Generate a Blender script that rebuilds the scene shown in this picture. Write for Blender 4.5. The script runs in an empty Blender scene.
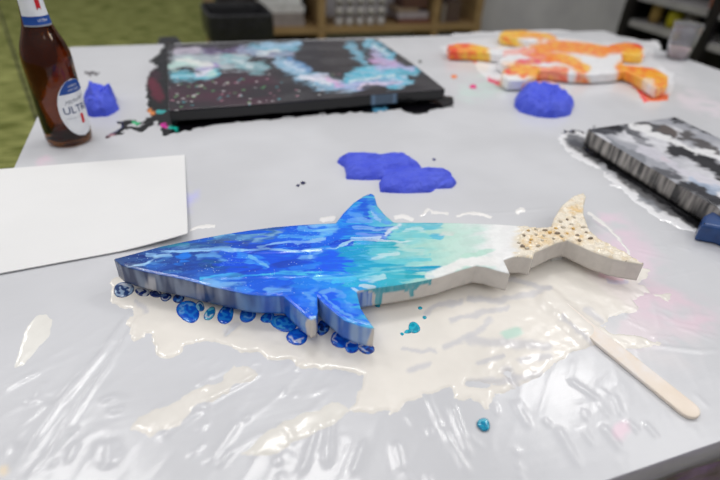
import bpy, bmesh, math, random
import numpy as np
from mathutils import Vector, Matrix
from mathutils.geometry import delaunay_2d_cdt

# ------------------------------------------------------------ camera calibration
F = 513.0
CAM_Z = 1.15
TZ = 0.75                                   # table top height
def _dir(p): return np.array([p[0] - 360.0, -(p[1] - 240.0), -F])
_Y = _dir((148, -124)); _Y /= np.linalg.norm(_Y)
_X = _dir((2038, -13)); _X = _X - _Y * (_X @ _Y); _X /= np.linalg.norm(_X)
_Z = np.cross(_X, _Y)
RM = np.array([_X, _Y, _Z])                 # world = RM @ cam
def P(x, y, z=TZ):
    """point of the photograph -> point of the world on the level z"""
    r = RM @ _dir((x, y)); t = (z - CAM_Z) / r[2]
    return float(r[0] * t), float(r[1] * t), float(z)
def PY(x, y, Y):
    r = RM @ _dir((x, y)); t = Y / r[1]
    return float(r[0] * t), float(Y), float(CAM_Z + r[2] * t)
def PX(x, y, X):
    r = RM @ _dir((x, y)); t = X / r[0]
    return float(X), float(r[1] * t), float(CAM_Z + r[2] * t)
def proj(co):
    """world points (n,3) -> photograph coordinates of the design marks"""
    q = (np.asarray(co, float) - np.array([0, 0, CAM_Z])) @ RM
    return np.stack([360 + F * q[:, 0] / -q[:, 2], 240 - F * q[:, 1] / -q[:, 2]], 1)

scene = bpy.context.scene
COL = scene.collection
cam_d = bpy.data.cameras.new('camera'); cam = bpy.data.objects.new('camera', cam_d); COL.objects.link(cam)
m4 = Matrix([list(RM[0]) + [0], list(RM[1]) + [0], list(RM[2]) + [CAM_Z], [0, 0, 0, 1]])
cam.matrix_world = m4
cam_d.sensor_width = 36; cam_d.lens = F / 720 * 36; cam_d.clip_start = 0.02
cam_d.dof.use_dof = True; cam_d.dof.focus_distance = 0.61; cam_d.dof.aperture_fstop = 2.8
scene.camera = cam

# ------------------------------------------------------------ light
w = bpy.data.worlds.new('world'); scene.world = w; w.use_nodes = True
bg = w.node_tree.nodes['Background']; bg.inputs[0].default_value = (0.95, 0.97, 1.0, 1); bg.inputs[1].default_value = 0.8
_tc = w.node_tree.nodes.new('ShaderNodeTexCoord'); _sx = w.node_tree.nodes.new('ShaderNodeSeparateXYZ'); _cr_ = w.node_tree.nodes.new('ShaderNodeValToRGB')
w.node_tree.links.new(_tc.outputs['Generated'], _sx.inputs[0]); w.node_tree.links.new(_sx.outputs['Z'], _cr_.inputs[0]); w.node_tree.links.new(_cr_.outputs[0], bg.inputs[0])
_cr_.color_ramp.elements[0].position = 0.0; _cr_.color_ramp.elements[0].color = (.20, .20, .215, 1)
_cr_.color_ramp.elements[1].position = .75; _cr_.color_ramp.elements[1].color = (.62, .62, .64, 1)
_e = _cr_.color_ramp.elements.new(.32); _e.color = (.26, .265, .28, 1)
def area(name, loc, sx, sy, power, col=(1, .98, .95), rot=(0, 0, 0)):
    l = bpy.data.lights.new(name, 'AREA'); l.shape = 'RECTANGLE'; l.size = sx; l.size_y = sy; l.energy = power; l.color = col
    o = bpy.data.objects.new(name, l); COL.objects.link(o); o.location = loc; o.rotation_euler = rot
    return o
area('ceiling_panel_light', (-1.0, .6, 2.75), 0.6, 1.2, 8)
area('ceiling_panel_light', (2.2, .6, 2.75), 0.6, 1.2, 10)
area('ceiling_panel_light', (0.3, 1.4, 2.75), 0.5, 0.3, 9)
area('ceiling_panel_light', (-.7, 1.7, 2.75), 0.5, 0.3, 8)
area('ceiling_panel_light', (1.9, 1.5, 2.75), 0.5, 0.3, 9)
area('ceiling_panel_light', (-.6, -1.3, 2.75), 1.2, 1.2, 8)
area('ceiling_panel_light', (1.3, -1.3, 2.75), 1.2, 1.2, 8)
area('ceiling_panel_light', (-2.4, 3.6, 2.75), 0.6, 1.2, 26)
area('ceiling_panel_light', (3.8, 0.1, 2.75), 1.2, 0.6, 30)
scene.view_settings.view_transform = 'Standard'; scene.view_settings.look = 'None'
scene.view_settings.gamma = 1; scene.view_settings.use_curve_mapping = False
scene.view_settings.exposure = 0.0

# ------------------------------------------------------------ helpers
def lin(c):
    c = np.asarray(c, float) / 255.0
    return np.where(c <= 0.04045, c / 12.92, ((c + 0.055) / 1.055) ** 2.4)
def rgba(c): return tuple(lin(c)) + (1.0,)

_rs = np.random.RandomState(7)
_perm = _rs.permutation(512).astype(int)
_ga = _rs.rand(512) * 2 * np.pi
def perlin(x, y, seed=0):
    xi = np.floor(x).astype(int); yi = np.floor(y).astype(int); xf = x - xi; yf = y - yi
    def g(ix, iy, dx, dy):
        a = _ga[_perm[(_perm[(ix + seed * 37) & 511] + iy) & 511]]
        return np.cos(a) * dx + np.sin(a) * dy
    u = xf * xf * xf * (xf * (xf * 6 - 15) + 10); v = yf * yf * yf * (yf * (yf * 6 - 15) + 10)
    a = g(xi, yi, xf, yf); b = g(xi + 1, yi, xf - 1, yf); c = g(xi, yi + 1, xf, yf - 1); d = g(xi + 1, yi + 1, xf - 1, yf - 1)
    return (a + (b - a) * u + (c - a) * v + (a - b - c + d) * u * v) * 1.5
def fbm(x, y, seed=0, o=4):
    s = 0; a = 1.0; f = 1.0
    for i in range(o): s = s + a * perlin(x * f, y * f, seed + i); a *= .5; f *= 2.03
    return s
def rot(x, y, deg):
    a = math.radians(deg); return x * math.cos(a) + y * math.sin(a), -x * math.sin(a) + y * math.cos(a)
def ss(a, b, x):
    t = np.clip((x - a) / (b - a), 0, 1); return t * t * (3 - 2 * t)
def seg_d(px, py, pts):
    """distance to a polyline and the place along it 0..1"""
    best = np.full(px.shape, 1e9); al = np.zeros(px.shape); n = max(1, len(pts) - 1)
    if len(pts) == 1: return np.hypot(px - pts[0][0], py - pts[0][1]), al
    for i in range(n):
        ax, ay = pts[i][:2]; bx, by = pts[i + 1][:2]; dx, dy = bx - ax, by - ay
        t = np.clip(((px - ax) * dx + (py - ay) * dy) / (dx * dx + dy * dy + 1e-12), 0, 1)
        d = np.hypot(px - ax - t * dx, py - ay - t * dy); m = d < best
        best = np.where(m, d, best); al = np.where(m, (i + t) / n, al)
    return best, al
def poly_sd(px, py, pts):
    """signed distance, positive inside"""
    d, _ = seg_d(px, py, list(pts) + [pts[0]])
    ins = np.zeros(px.shape, bool); n = len(pts)
    for i in range(n):
        x1, y1 = pts[i][:2]; x2, y2 = pts[(i + 1) % n][:2]
        if y1 == y2: continue
        c = ((y1 > py) != (y2 > py)) & (px < (x2 - x1) * (py - y1) / (y2 - y1) + x1)
        ins ^= c
    return np.where(ins, d, -d)

def tag(o, label=None, cat=None, group=None, kind=None):
    if label: o['label'] = label
    if cat: o['category'] = cat
    if group: o['group'] = group
    if kind: o['kind'] = kind
    return o
def empty(name, loc=(0, 0, 0), rz=0):
    o = bpy.data.objects.new(name, None); COL.objects.link(o); o.location = loc; o.rotation_euler.z = rz; o.empty_display_size = .02
    return o
def link(name, me, mat, parent=None):
    o = bpy.data.objects.new(name, me); COL.objects.link(o)
    if mat: me.materials.append(mat)
    if parent: o.parent = parent
    return o
def mesh_np(name, co, faces, mat, parent=None, col=None, smooth=True):
    me = bpy.data.meshes.new(name)
    me.from_pydata([tuple(v) for v in np.asarray(co, float).tolist()], [], [tuple(f) for f in faces])
    if smooth: me.polygons.foreach_set('use_smooth', [True] * len(me.polygons))
    if col is not None:
        a = me.color_attributes.new('Col', 'FLOAT_COLOR', 'POINT')
        c = np.ones((len(co), 4), np.float32); c[:, :3] = col; a.data.foreach_set('color', c.ravel())
    me.update()
    return link(name, me, mat, parent)
def bm_obj(name, bm, mat, parent=None, smooth=False):
    bmesh.ops.recalc_face_normals(bm, faces=bm.faces)
    me = bpy.data.meshes.new(name); bm.to_mesh(me); bm.free()
    if smooth: me.polygons.foreach_set('use_smooth', [True] * len(me.polygons))
    return link(name, me, mat, parent)
def box_bm(bm, c, s, bev=0.0, rz=0.0):
    r = bmesh.ops.create_cube(bm, size=1.0)
    vs = r['verts']
    bmesh.ops.scale(bm, vec=s, verts=vs)
    if bev > 0:
        es = list({e for v in vs for e in v.link_edges})
        b = bmesh.ops.bevel(bm, geom=es, offset=bev, segments=2, affect='EDGES', profile=.5)
        vs = list({v for f in b['faces'] for v in f.verts} | {v for v in vs if v.is_valid})
    if rz: bmesh.ops.rotate(bm, cent=(0, 0, 0), matrix=Matrix.Rotation(rz, 3, 'Z'), verts=vs)
    bmesh.ops.translate(bm, vec=c, verts=vs)
def box(name, c, s, mat, parent=None, bev=0.0, rz=0.0):
    bm = bmesh.new(); box_bm(bm, c, s, bev, rz); return bm_obj(name, bm, mat, parent)
def lathe(name, prof, mat, parent=None, n=64, loc=(0, 0, 0), closed=False):
    co = []; fs = []
    for r, z in prof:
        for k in range(n):
            a = 2 * math.pi * k / n; co.append((loc[0] + r * math.cos(a), loc[1] + r * math.sin(a), loc[2] + z))
    m = len(prof)
    for i in range(m - 1 if not closed else m):
        j = (i + 1) % m
        for k in range(n):
            k2 = (k + 1) % n; fs.append((i * n + k, i * n + k2, j * n + k2, j * n + k))
    if not closed: fs.append(tuple(range(n))[::-1]); fs.append(tuple(range((m - 1) * n, m * n)))
    return mesh_np(name, co, fs, mat, parent)

def new_mat(name):
    m = bpy.data.materials.new(name); m.use_nodes = True
    return m, m.node_tree, m.node_tree.nodes['Principled BSDF']
def mat(name, col, rough=.5, metal=0, noise=None, bump=None, coat=0, spec=.5, trans=0, ior=1.45, alpha=1, attr=False, bumps=()):
    """noise=(scale, second colour, detail); bump=(scale, strength, distance)"""
    m, nt, b = new_mat(name)
    b.inputs['Roughness'].default_value = rough; b.inputs['Metallic'].default_value = metal
    b.inputs['Coat Weight'].default_value = coat; b.inputs['Coat Roughness'].default_value = .06
    b.inputs['Specular IOR Level'].default_value = spec; b.inputs['Transmission Weight'].default_value = trans
    b.inputs['IOR'].default_value = ior; b.inputs['Alpha'].default_value = alpha
    tc = nt.nodes.new('ShaderNodeTexCoord')
    if attr:
        a = nt.nodes.new('ShaderNodeAttribute'); a.attribute_name = 'Col'; src = a.outputs['Color']
    else:
        r = nt.nodes.new('ShaderNodeRGB'); r.outputs[0].default_value = rgba(col); src = r.outputs[0]
    sc_, c2, det = noise if noise else (30, None, 3)
    n = nt.nodes.new('ShaderNodeTexNoise'); n.inputs['Detail'].default_value = det
    if isinstance(sc_, tuple):
        mp = nt.nodes.new('ShaderNodeMapping'); mp.inputs['Scale'].default_value = sc_
        nt.links.new(tc.outputs['Object'], mp.inputs['Vector']); nt.links.new(mp.outputs[0], n.inputs['Vector']); n.inputs['Scale'].default_value = 1
    else:
        nt.links.new(tc.outputs['Object'], n.inputs['Vector']); n.inputs['Scale'].default_value = sc_
    mx = nt.nodes.new('ShaderNodeMix'); mx.data_type = 'RGBA'
    nt.links.new(src, mx.inputs[6])
    if c2 is None:
        mx.blend_type = 'MULTIPLY'; mx.inputs[7].default_value = (.93, .93, .93, 1)
    else: mx.inputs[7].default_value = rgba(c2)
    rp = nt.nodes.new('ShaderNodeMapRange'); rp.inputs[1].default_value = .4; rp.inputs[2].default_value = .62
    nt.links.new(n.outputs[0], rp.inputs[0]); nt.links.new(rp.outputs[0], mx.inputs[0])
    nt.links.new(mx.outputs[2], b.inputs['Base Color'])
    prev = None
    for (bs, st, di) in ([bump] if bump else []) + list(bumps):
        nb = nt.nodes.new('ShaderNodeTexNoise'); nb.inputs['Detail'].default_value = 3
        if isinstance(bs, tuple):
            mp = nt.nodes.new('ShaderNodeMapping'); mp.inputs['Scale'].default_value = bs[:3]
            if len(bs) > 3: mp.inputs['Rotation'].default_value = (0, 0, bs[3])
            nt.links.new(tc.outputs['Object'], mp.inputs['Vector']); nt.links.new(mp.outputs[0], nb.inputs['Vector']); nb.inputs['Scale'].default_value = 1
        else:
            nt.links.new(tc.outputs['Object'], nb.inputs['Vector']); nb.inputs['Scale'].default_value = bs
        bp = nt.nodes.new('ShaderNodeBump'); bp.inputs['Strength'].default_value = st; bp.inputs['Distance'].default_value = di
        nt.links.new(nb.outputs[0], bp.inputs['Height'])
        if prev: nt.links.new(prev.outputs[0], bp.inputs['Normal'])
        prev = bp
    if prev: nt.links.new(prev.outputs[0], b.inputs['Normal'])
    return m

# ------------------------------------------------------------ materials
M = {}
M['carpet'] = mat('green carpet', (98, 105, 50), .95, noise=((6, 30, 9), (172, 174, 108), 9), bump=(260, .6, .01), spec=.1)
M['wall'] = mat('grey painted wall', (204, 202, 208), .7, noise=(3, (192, 190, 197), 2), bump=(60, .1, .002))
M['table'] = mat('table laminate', (206, 202, 216), .45, noise=(40, (196, 192, 208), 2))
M['tmetal'] = mat('grey metal', (90, 90, 95), .4, 1)
M['sheet'] = mat('plastic film', (205, 206, 211), .24, attr=True, spec=.5, noise=(6, None, 2), coat=.12,
                 bumps=[((10, 60, 30, .12), .10, .004), ((50, 20, 30, -.4), .07, .003)])
M['skirt'] = mat('hanging film', (186, 180, 196), .25, spec=.6, alpha=.4, bump=((14, 14, 50), .6, .01))
M['hang'] = mat('film tinted with under-table shade', (128, 104, 136), .3, spec=.6, alpha=.93, bump=((10, 10, 30), .8, .02), noise=((20, 20, 8), (92, 72, 92), 4))  # clear film made nearly opaque, shade under the table put into its colour
M['cream'] = mat('cream paint', (236, 231, 222), .22, attr=True, spec=.5, coat=.25, noise=(14, None, 3), bump=((25, 60, 20, .3), .05, .002))
M['gloss'] = mat('poured resin paint', (20, 60, 200), .2, attr=True, spec=.55, coat=.12, noise=(90, None, 2), bump=(30, .06, .002))
M['drip'] = mat('glossy paint', (20, 60, 200), .16, attr=True, spec=.45, coat=.2, noise=(90, None, 2))
M['satin'] = mat('acrylic paint', (20, 60, 200), .33, attr=True, spec=.45, coat=.2, noise=(60, None, 2), bump=(50, .15, .002))
M['glove'] = mat('blue nitrile', (84, 100, 224), .5, spec=.3, noise=(30, (72, 88, 218), 3), bumps=[((30, 75, 40, .5), .7, .012), ((80, 30, 40, -.3), .5, .007)])
M['paper'] = mat('white card', (231, 231, 231), .6, noise=(5, (228, 228, 228), 3), spec=.3)
M['wood'] = mat('pale birch wood', (238, 222, 200), .55, noise=((30, 30, 4), (238, 224, 208), 4), attr=True, bump=(120, .2, .001))
M['pine'] = mat('shelf wood', (160, 132, 92), .6, noise=((4, 4, 30), (142, 114, 76), 4))
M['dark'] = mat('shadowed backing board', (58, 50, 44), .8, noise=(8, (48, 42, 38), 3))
M['black'] = mat('black plastic', (22, 22, 24), .5, noise=(12, (28, 28, 31), 2), bump=(90, .15, .002))
M['bag'] = mat('black bin bag', (26, 26, 29), .35, noise=(30, (34, 34, 37), 2), bump=(25, .7, .01))
M['blackmetal'] = mat('black metal', (20, 18, 20), .5, noise=(12, (26, 23, 26), 2))
M['greyboard'] = mat('grey shelf board', (150, 148, 150), .5, noise=(12, (160, 158, 160), 2))

# ------------------------------------------------------------ the room
tag(box('floor', (0.5, 3.0, -.02), (14, 14, .04), M['carpet']), kind='structure')
tag(box('wall_back', (4.15, 4.36, 1.3), (5.9, .1, 2.6), M['wall']), kind='structure')
tag(box('wall_far', (0.5, 9.9, 1.3), (14, .1, 2.6), M['wall']), kind='structure')
tag(box('wall_right', (7.2, 2.5, 1.3), (.1, 8, 2.6), M['wall']), kind='structure')

# ------------------------------------------------------------ table with plastic film
TX0, TX1, TY0, TY1 = -.272, 1.548, .156, 1.64
tb = tag(empty('folding_table', ((TX0 + TX1) / 2, (TY0 + TY1) / 2, 0)), 'large rectangular table with pale grey top wrapped in clear plastic film', 'table')
cx, cy = tb.location.x, tb.location.y
box('tabletop', (0, 0, TZ - .0240), (TX1 - TX0 - .002, TY1 - TY0 - .002, .045), M['table'], tb, bev=.004)
for sx in (-1, 1):
    for sy in (-1, 1):
        bm = bmesh.new()
        bmesh.ops.create_cone(bm, cap_ends=True, segments=20, radius1=.016, radius2=.016, depth=.705, matrix=Matrix.Translation((sx * .78, sy * .62, .3535)))
        bm_obj('leg', bm, M['tmetal'], tb)
        box('foot', (sx * .78, sy * .62, .008), (.05, .05, .016), M['black'], tb)

_cr = []
def crease(pts, wmm, amm): _cr.append(([P(*p)[:2] for p in pts], wmm / 1000, amm / 1000))
crease([(142, 300), (105, 352), (60, 405), (12, 472)], 5, 2.6)
crease([(150, 304), (118, 352), (84, 402), (40, 470)], 4, 2.2)
crease([(60, 400), (20, 452)], 10, 2)
crease([(455, 215), (500, 214), (560, 208)], 3, .7)
crease([(590, 222), (612, 236), (628, 252)], 2.2, 1.0)
crease([(568, 380), (600, 402)], 3, 1.4); crease([(600, 425), (622, 452)], 4, 1.3); crease([(448, 400), (470, 460)], 3, 1.5)
crease([(425, 392), (452, 455)], 2.5, 1.2); crease([(330, 415), (326, 470)], 4, 1.6); crease([(318, 425), (300, 478)], 3, 1.3)
crease([(188, 412), (240, 385), (262, 372)], 3, 1.2); crease([(160, 440), (205, 408)], 4, 1.4); crease([(205, 470), (240, 420)], 4, 1.2)
crease([(100, 402), (120, 396)], 3, 1.3); crease([(107, 413), (124, 409)], 3, 1.2); crease([(25, 404), (44, 401)], 4, 1)
crease([(110, 440), (108, 470)], 6, 1.4); crease([(365, 440), (352, 478)], 3, 1.3); crease([(395, 440), (402, 475)], 4, 1.3)
crease([(640, 345), (700, 352), (720, 350)], 3, .9); crease([(600, 300), (640, 312)], 3, .8); crease([(440, 425), (470, 478)], 3, 1.3)
crease([(555, 425), (580, 470)], 4, 1.2); crease([(512, 400), (530, 430)], 3, 1.2); crease([(80, 128), (78, 156)], 3, .8)
crease([(0, 392), (40, 372)], 3, .8); crease([(45, 420), (90, 360)], 4, .8)
_r = random.Random(3)
for i in range(60):
    x = _r.uniform(-20, 700); y = _r.uniform(385, 480)
    a = math.radians(_r.gauss(62 if x > 260 else -52, 16)); l = _r.uniform(8, 26)
    crease([(x, y), (x + l * math.cos(a), y + l * math.sin(a))], _r.uniform(1.6, 3.5), _r.uniform(.4, 1.1))
for i in range(34):
    x = _r.uniform(560, 720); y = _r.uniform(225, 345); a = math.radians(_r.gauss(12, 10)); l = _r.uniform(12, 40)
    crease([(x, y), (x + l * math.cos(a), y + l * math.sin(a))], _r.uniform(1.5, 3), _r.uniform(.25, .6))
for i in range(16):
    x = _r.uniform(190, 340); y = _r.uniform(340, 400); a = math.radians(_r.gauss(-35, 14)); l = _r.uniform(8, 26)
    crease([(x, y), (x + l * math.cos(a), y + l * math.sin(a))], _r.uniform(1.5, 3), _r.uniform(.4, .9))
_dampw = [P(*p)[:2] for p in [(122, 286), (260, 266), (420, 250), (560, 240), (640, 262), (636, 285), (620, 312), (640, 340), (590, 350), (540, 374), (500, 392), (440, 390), (396, 406), (368, 410), (368, 376), (330, 366), (270, 354), (226, 338), (190, 338), (160, 335), (136, 312)]]
def _damp(x, y):
    return ss(-.006, .004, poly_sd(x, y, _dampw))
def sheet(x, y):
    """height of the film above TZ"""
    x = np.asarray(x, float); y = np.asarray(y, float)
    h = np.zeros(x.shape)
    for pts, wd, am in _cr:
        xs = [p[0] for p in pts]; ys = [p[1] for p in pts]
        m = (x > min(xs) - 4 * wd) & (x < max(xs) + 4 * wd) & (y > min(ys) - 4 * wd) & (y < max(ys) + 4 * wd)
        if not m.any(): continue
        d, al = seg_d(x[m], y[m], pts)
        h[m] = np.maximum(h[m], am * np.exp(-(d / wd) ** 2) * np.clip(np.minimum(al, 1 - al) * 6, .0, 1))
    near = ss(.62, .42, y) * .9 + .1
    u, v = rot(x, y, 58)
    rd = 1 - np.abs(perlin(u * 9, v * 45, 3)) * 2.2
    h = h + .00022 * near * np.clip(rd, 0, 1) ** 3 * ss(-.2, .4, perlin(x * 6, y * 6, 13))
    u, v = rot(x, y, -50)
    rd = 1 - np.abs(perlin(u * 40, v * 10, 9)) * 2.2
    h = h + .0003 * near * np.clip(rd, 0, 1) ** 3
    h = h * (1 - .93 * _damp(x, y))
    ed = np.minimum.reduce([x - TX0, TX1 - x, y - TY0, TY1 - y])
    return h * ss(0.0, .03, ed) + .0012

def grid_mesh(xs, ys):
    X, Y = np.meshgrid(xs, ys); nx, ny = len(xs), len(ys)
    i = np.arange(nx * ny).reshape(ny, nx)
    q = np.stack([i[:-1, :-1], i[:-1, 1:], i[1:, 1:], i[1:, :-1]], -1).reshape(-1, 4)
    return X.ravel(), Y.ravel(), q
xs = np.concatenate([np.arange(TX0, .95, .0028), np.linspace(.95, TX1, 120)])
ys = np.concatenate([np.arange(TY0, .62, .0024), np.linspace(.62, TY1, 170)])
X, Y, q = grid_mesh(xs, ys)
Zs = TZ + sheet(X, Y)
co = np.stack([X, Y, Zs], 1); px = proj(co)
col = np.tile(lin((210, 211, 215)), (len(X), 1))
def tint(col, px, pts, wd, c, a, wob=(X, Y)):
    n = fbm(wob[0] * 22, wob[1] * 22, 11, 3)
    d, _ = seg_d(px[:, 0] + n * wd * .5, px[:, 1] + n * wd * .3, pts)
    k = (a * ss(wd, wd * .35, d) * np.clip(.75 + n, 0, 1))[:, None]
    return col * (1 - k) + lin(c) * k
for pts, wd, c, a in [([(612, 235), (640, 262)], 30, (240, 208, 226), .55), ([(650, 300), (700, 318), (640, 330)], 26, (243, 205, 222), .5),
                      ([(190, 196), (180, 205)], 15, (196, 196, 250), .7), ([(625, 432)], 14, (242, 206, 222), .6), ([(46, 163)], 12, (238, 205, 222), .5),
                      ([(600, 255), (615, 260)], 12, (247, 195, 215), .5), ([(470, 92), (500, 84)], 16, (205, 232, 222), .5), ([(4, 471)], 8, (238, 220, 190), .9),
                      ([(560, 12), (690, 80)], 12, (225, 225, 228), .4), ([(690, 100), (715, 110)], 14, (240, 228, 236), .6), ([(540, 290), (600, 330), (680, 350)], 30, (226, 222, 224), .6)]:
    col = tint(col, px, pts, wd, c, a)
sh = mesh_np('plastic_sheet', co, q, M['sheet'], None, col)
tag(sh, 'wrinkled glossy clear plastic film stretched over the whole table top', 'plastic sheet')
# hanging rim of the film round the table edge
per = []
def edge_pts(n, f): return [f(i / n) for i in range(n)]
per += edge_pts(180, lambda t: (TX0 + (TX1 - TX0) * t, TY0)); per += edge_pts(120, lambda t: (TX1, TY0 + (TY1 - TY0) * t))
per += edge_pts(120, lambda t: (TX1 - (TX1 - TX0) * t, TY1)); per += edge_pts(120, lambda t: (TX0, TY1 - (TY1 - TY0) * t))
per = np.array(per); n = len(per)
cen = np.array([(TX0 + TX1) / 2, (TY0 + TY1) / 2]); sgn = np.array([0., 0.])
co = []; lev = [.0012, -.004, -.016, -.030, -.07, -.11, -.15, -.19, -.24]
for j, z in enumerate(lev):
    wv = perlin(per[:, 0] * 18 + j * .4, per[:, 1] * 18 + j * .3, 5) * (.003 * max(0, j - 2)) + (.0005 if j == 0 else .002 + .0008 * j + .012 * max(0, j - 3))
    nx = np.where(per[:, 0] <= TX0 + 1e-6, -1., np.where(per[:, 0] >= TX1 - 1e-6, 1., 0.)); ny = np.where(per[:, 1] <= TY0 + 1e-6, -1., np.where(per[:, 1] >= TY1 - 1e-6, 1., 0.))
    if j == 0: wv = np.zeros(n)
    co += [(per[i, 0] + nx[i] * wv[i], per[i, 1] + ny[i] * wv[i], TZ + z) for i in range(n)]
def band(j0, j1):
    f = [((j - j0) * n + i, (j - j0) * n + (i + 1) % n, (j - j0 + 1) * n + (i + 1) % n, (j - j0 + 1) * n + i) for j in range(j0, j1) for i in range(n)]
    return co[j0 * n:(j1 + 1) * n], f
c_, f_ = band(0, 3)
mesh_np('edge_band', c_, f_, M['skirt'], sh)['label'] = 'clear film folded over the pale table edge'
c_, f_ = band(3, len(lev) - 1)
mesh_np('hanging_film', c_, f_, M['hang'], sh)['label'] = 'crinkled clear film hanging below the table edge, under-table shade painted into its colour'

# ------------------------------------------------------------ flat paint on the film
def paint(name, shapes, th, base, label, cat='paint spill', group=None, step=.0022, wob=3.5, strokes=(), matl='cream', holes=(), ragged=.0, freq=60, edge=3.0, kind=None, humps=()):
    """paint lying on the film: shapes are outlines or (line, width) strokes; the surface dips under the film at its rim"""
    allp = []
    for s in shapes:
        if isinstance(s, tuple): allp += [(p[0] + dx, p[1] + dy) for p in s[0] for dx in (-s[1] - 4, s[1] + 4) for dy in (-s[1] - 4, s[1] + 4)]
        else: allp += [(p[0] + dx, p[1] + dy) for p in s for dx in (-6, 6) for dy in (-5, 5)]
    wp = np.array([P(*p)[:2] for p in allp])
    X, Y, q = grid_mesh(np.arange(wp[:, 0].min(), wp[:, 0].max() + step, step), np.arange(wp[:, 1].min(), wp[:, 1].max() + step, step))
    px = proj(np.stack([X, Y, np.full(X.shape, TZ)], 1)); u, v = px[:, 0], px[:, 1]
    n1 = fbm(X * freq, Y * freq, 21, 4); n2 = fbm(X * freq, Y * freq, 31, 4)
    uu = u + n1 * wob; vv = v + n2 * wob
    sd = np.full(X.shape, -1e9)
    for s in shapes:
        if isinstance(s, tuple): d = s[1] - seg_d(uu, vv, s[0])[0]
        else: d = poly_sd(uu, vv, s)
        sd = np.maximum(sd, d)
    for hs in holes:
        d = hs[1] - seg_d(u + n2 * wob * 1.2, v + n1 * wob * .5, hs[0])[0]
        sd = np.minimum(sd, -d)
    if ragged:
        a, b = rot(X, Y, -28)
        wx_ = fbm(X * 14, Y * 14, 43, 2)
        sd = sd - ragged * ss(16, 0, sd) * np.clip(fbm(a * 17 + wx_, b * 42 + wx_, 41, 3) * 1.6, -.3, 1.6)
    h = th * np.tanh(sd / edge) + th * .25 * n1 * ss(0, 6, sd)
    keep = sd > -6
    for (hp, hw, ha) in humps:
        h = h + ha * ss(hw, hw * .25, seg_d(u + n1, v + n2, hp)[0]) * ss(0, 3, sd)
    h = np.maximum(h, -.0011)
    Z = TZ + sheet(X, Y) + h
    fm = keep[q].any(1); q = q[fm]
    used = np.unique(q); mp = -np.ones(len(X), int); mp[used] = np.arange(len(used)); q = mp[q]
    co = np.stack([X, Y, Z], 1)[used]; px = px[used]
    col = np.tile(lin(base), (len(used), 1))
    col = strokes_on(col, px, co, strokes)
    o = mesh_np(name, co, q, M[matl], None, col)
    tag(o, label, cat, group, kind)
    return o
def strokes_on(col, px, co, strokes, warp=2.0, freq=55, sx=1.0, feather=0.0, rt=0, oct=3):
    fu, fv = rot(co[:, 0], co[:, 1], rt)
    fea = fbm(fu * 20, fv * 110, 55, 5) if feather else 0
    fea2 = fbm(fu * 25, fv * 230, 57, 3) * 1.5 if feather else 0
    n1 = fbm(co[:, 0] * freq * sx, co[:, 1] * freq, 51, oct); n2 = fbm(co[:, 0] * freq * sx, co[:, 1] * freq, 61, oct)
    for st in strokes:
        pts, wd, c, a = st[:4]; soft = st[4] if len(st) > 4 else .4
        d, _ = seg_d(px[:, 0] + n1 * warp * 1.6, px[:, 1] + n2 * warp, pts)
        d = d + feather * wd * fea
        k = (a * ss(wd * (1 + soft), wd * (1 - soft), d) * (1 - .35 * feather * np.clip(fea2, 0, 1)))[:, None]
        col = col * (1 - k) + lin(c) * k
    return col

CREAM = (238, 233, 225)
main = [(118, 284), (150, 279), (200, 270), (260, 262), (320, 252), (420, 248), (500, 244), (560, 238), (620, 252), (650, 272), (642, 284), (655, 292), (682, 299), (664, 300), (640, 294), (634, 300), (640, 314), (612, 318),
        (600, 328), (640, 334), (672, 346), (640, 348), (610, 344), (588, 350), (570, 358), (552, 368), (540, 380), (520, 387), (510, 392), (492, 396), (487, 410), (474, 402), (462, 402), (444, 393), (424, 399), (410, 402),
        (396, 412), (372, 417), (351, 411), (357, 396), (365, 382), (357, 373), (328, 371), (298, 366), (269, 359), (240, 351), (224, 344), (205, 341), (184, 347), (176, 356), (167, 359), (158, 352), (150, 334), (134, 343), (129, 318), (136, 306), (126, 308), (117, 300), (114, 291)]
gl = [([(470, 300), (500, 302), (528, 296), (548, 290)], 1.6), ([(548, 290), (516, 282), (500, 280)], 1.2), ([(470, 342), (508, 345), (545, 348)], 2.2), ([(452, 322), (480, 314), (506, 310)], 1.4),
      ([(446, 348), (474, 336), (490, 322)], 1.5), ([(403, 351), (434, 353)], 1.0), ([(410, 371), (428, 366)], 1.6), ([(505, 372), (518, 388)], 2.5), ([(470, 383), (500, 382), (540, 376)], 1.8), ([(520, 362), (548, 358)], 1.8),
      ([(500, 358), (480, 366)], 1.2), ([(136, 304), (146, 312)], 1.2), ([(560, 320), (590, 345)], 1.2), ([(424, 316), (440, 306), (462, 304)], 1.3), ([(585, 312), (602, 322)], 1.6), ([(225, 333), (236, 327)], 1.5)]
cs = [([(516, 333), (508, 336)], 6, (190, 226, 212), .8), ([(600, 276), (620, 282)], 3, (250, 170, 205), .9), ([(606, 282), (626, 284)], 2, (170, 180, 240), .7), ([(640, 300), (600, 270)], 14, (246, 236, 236), .6)] + \
     [(g[0], g[1] * 2.0, (208, 207, 211), .75, .6) for g in gl]
paint('paint_puddle', [main, [(111, 284), (116, 277), (140, 282), (152, 296), (139, 307), (124, 310), (113, 303)]], .0013, CREAM, 'large irregular cream paint puddle on the film under the shark board', group=None, wob=3.0, strokes=cs, ragged=3, holes=[([(505, 374), (520, 388)], 1.6), ([(470, 385), (500, 384)], 1.0), ([(224, 336), (235, 328)], 1.3)], edge=2.0, humps=[([(548, 300), (566, 316), (586, 334)], 15, .0040)])
paint('paint_smear', [[(132, 430), (140, 418), (170, 406), (200, 391), (222, 379), (236, 366), (250, 362), (262, 372), (256, 384), (236, 388), (205, 406), (180, 424), (152, 436)]], .0008, (233, 229, 222),
      'long diagonal cream paint smear left of the bottom centre of the film', wob=3, ragged=4)
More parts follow.
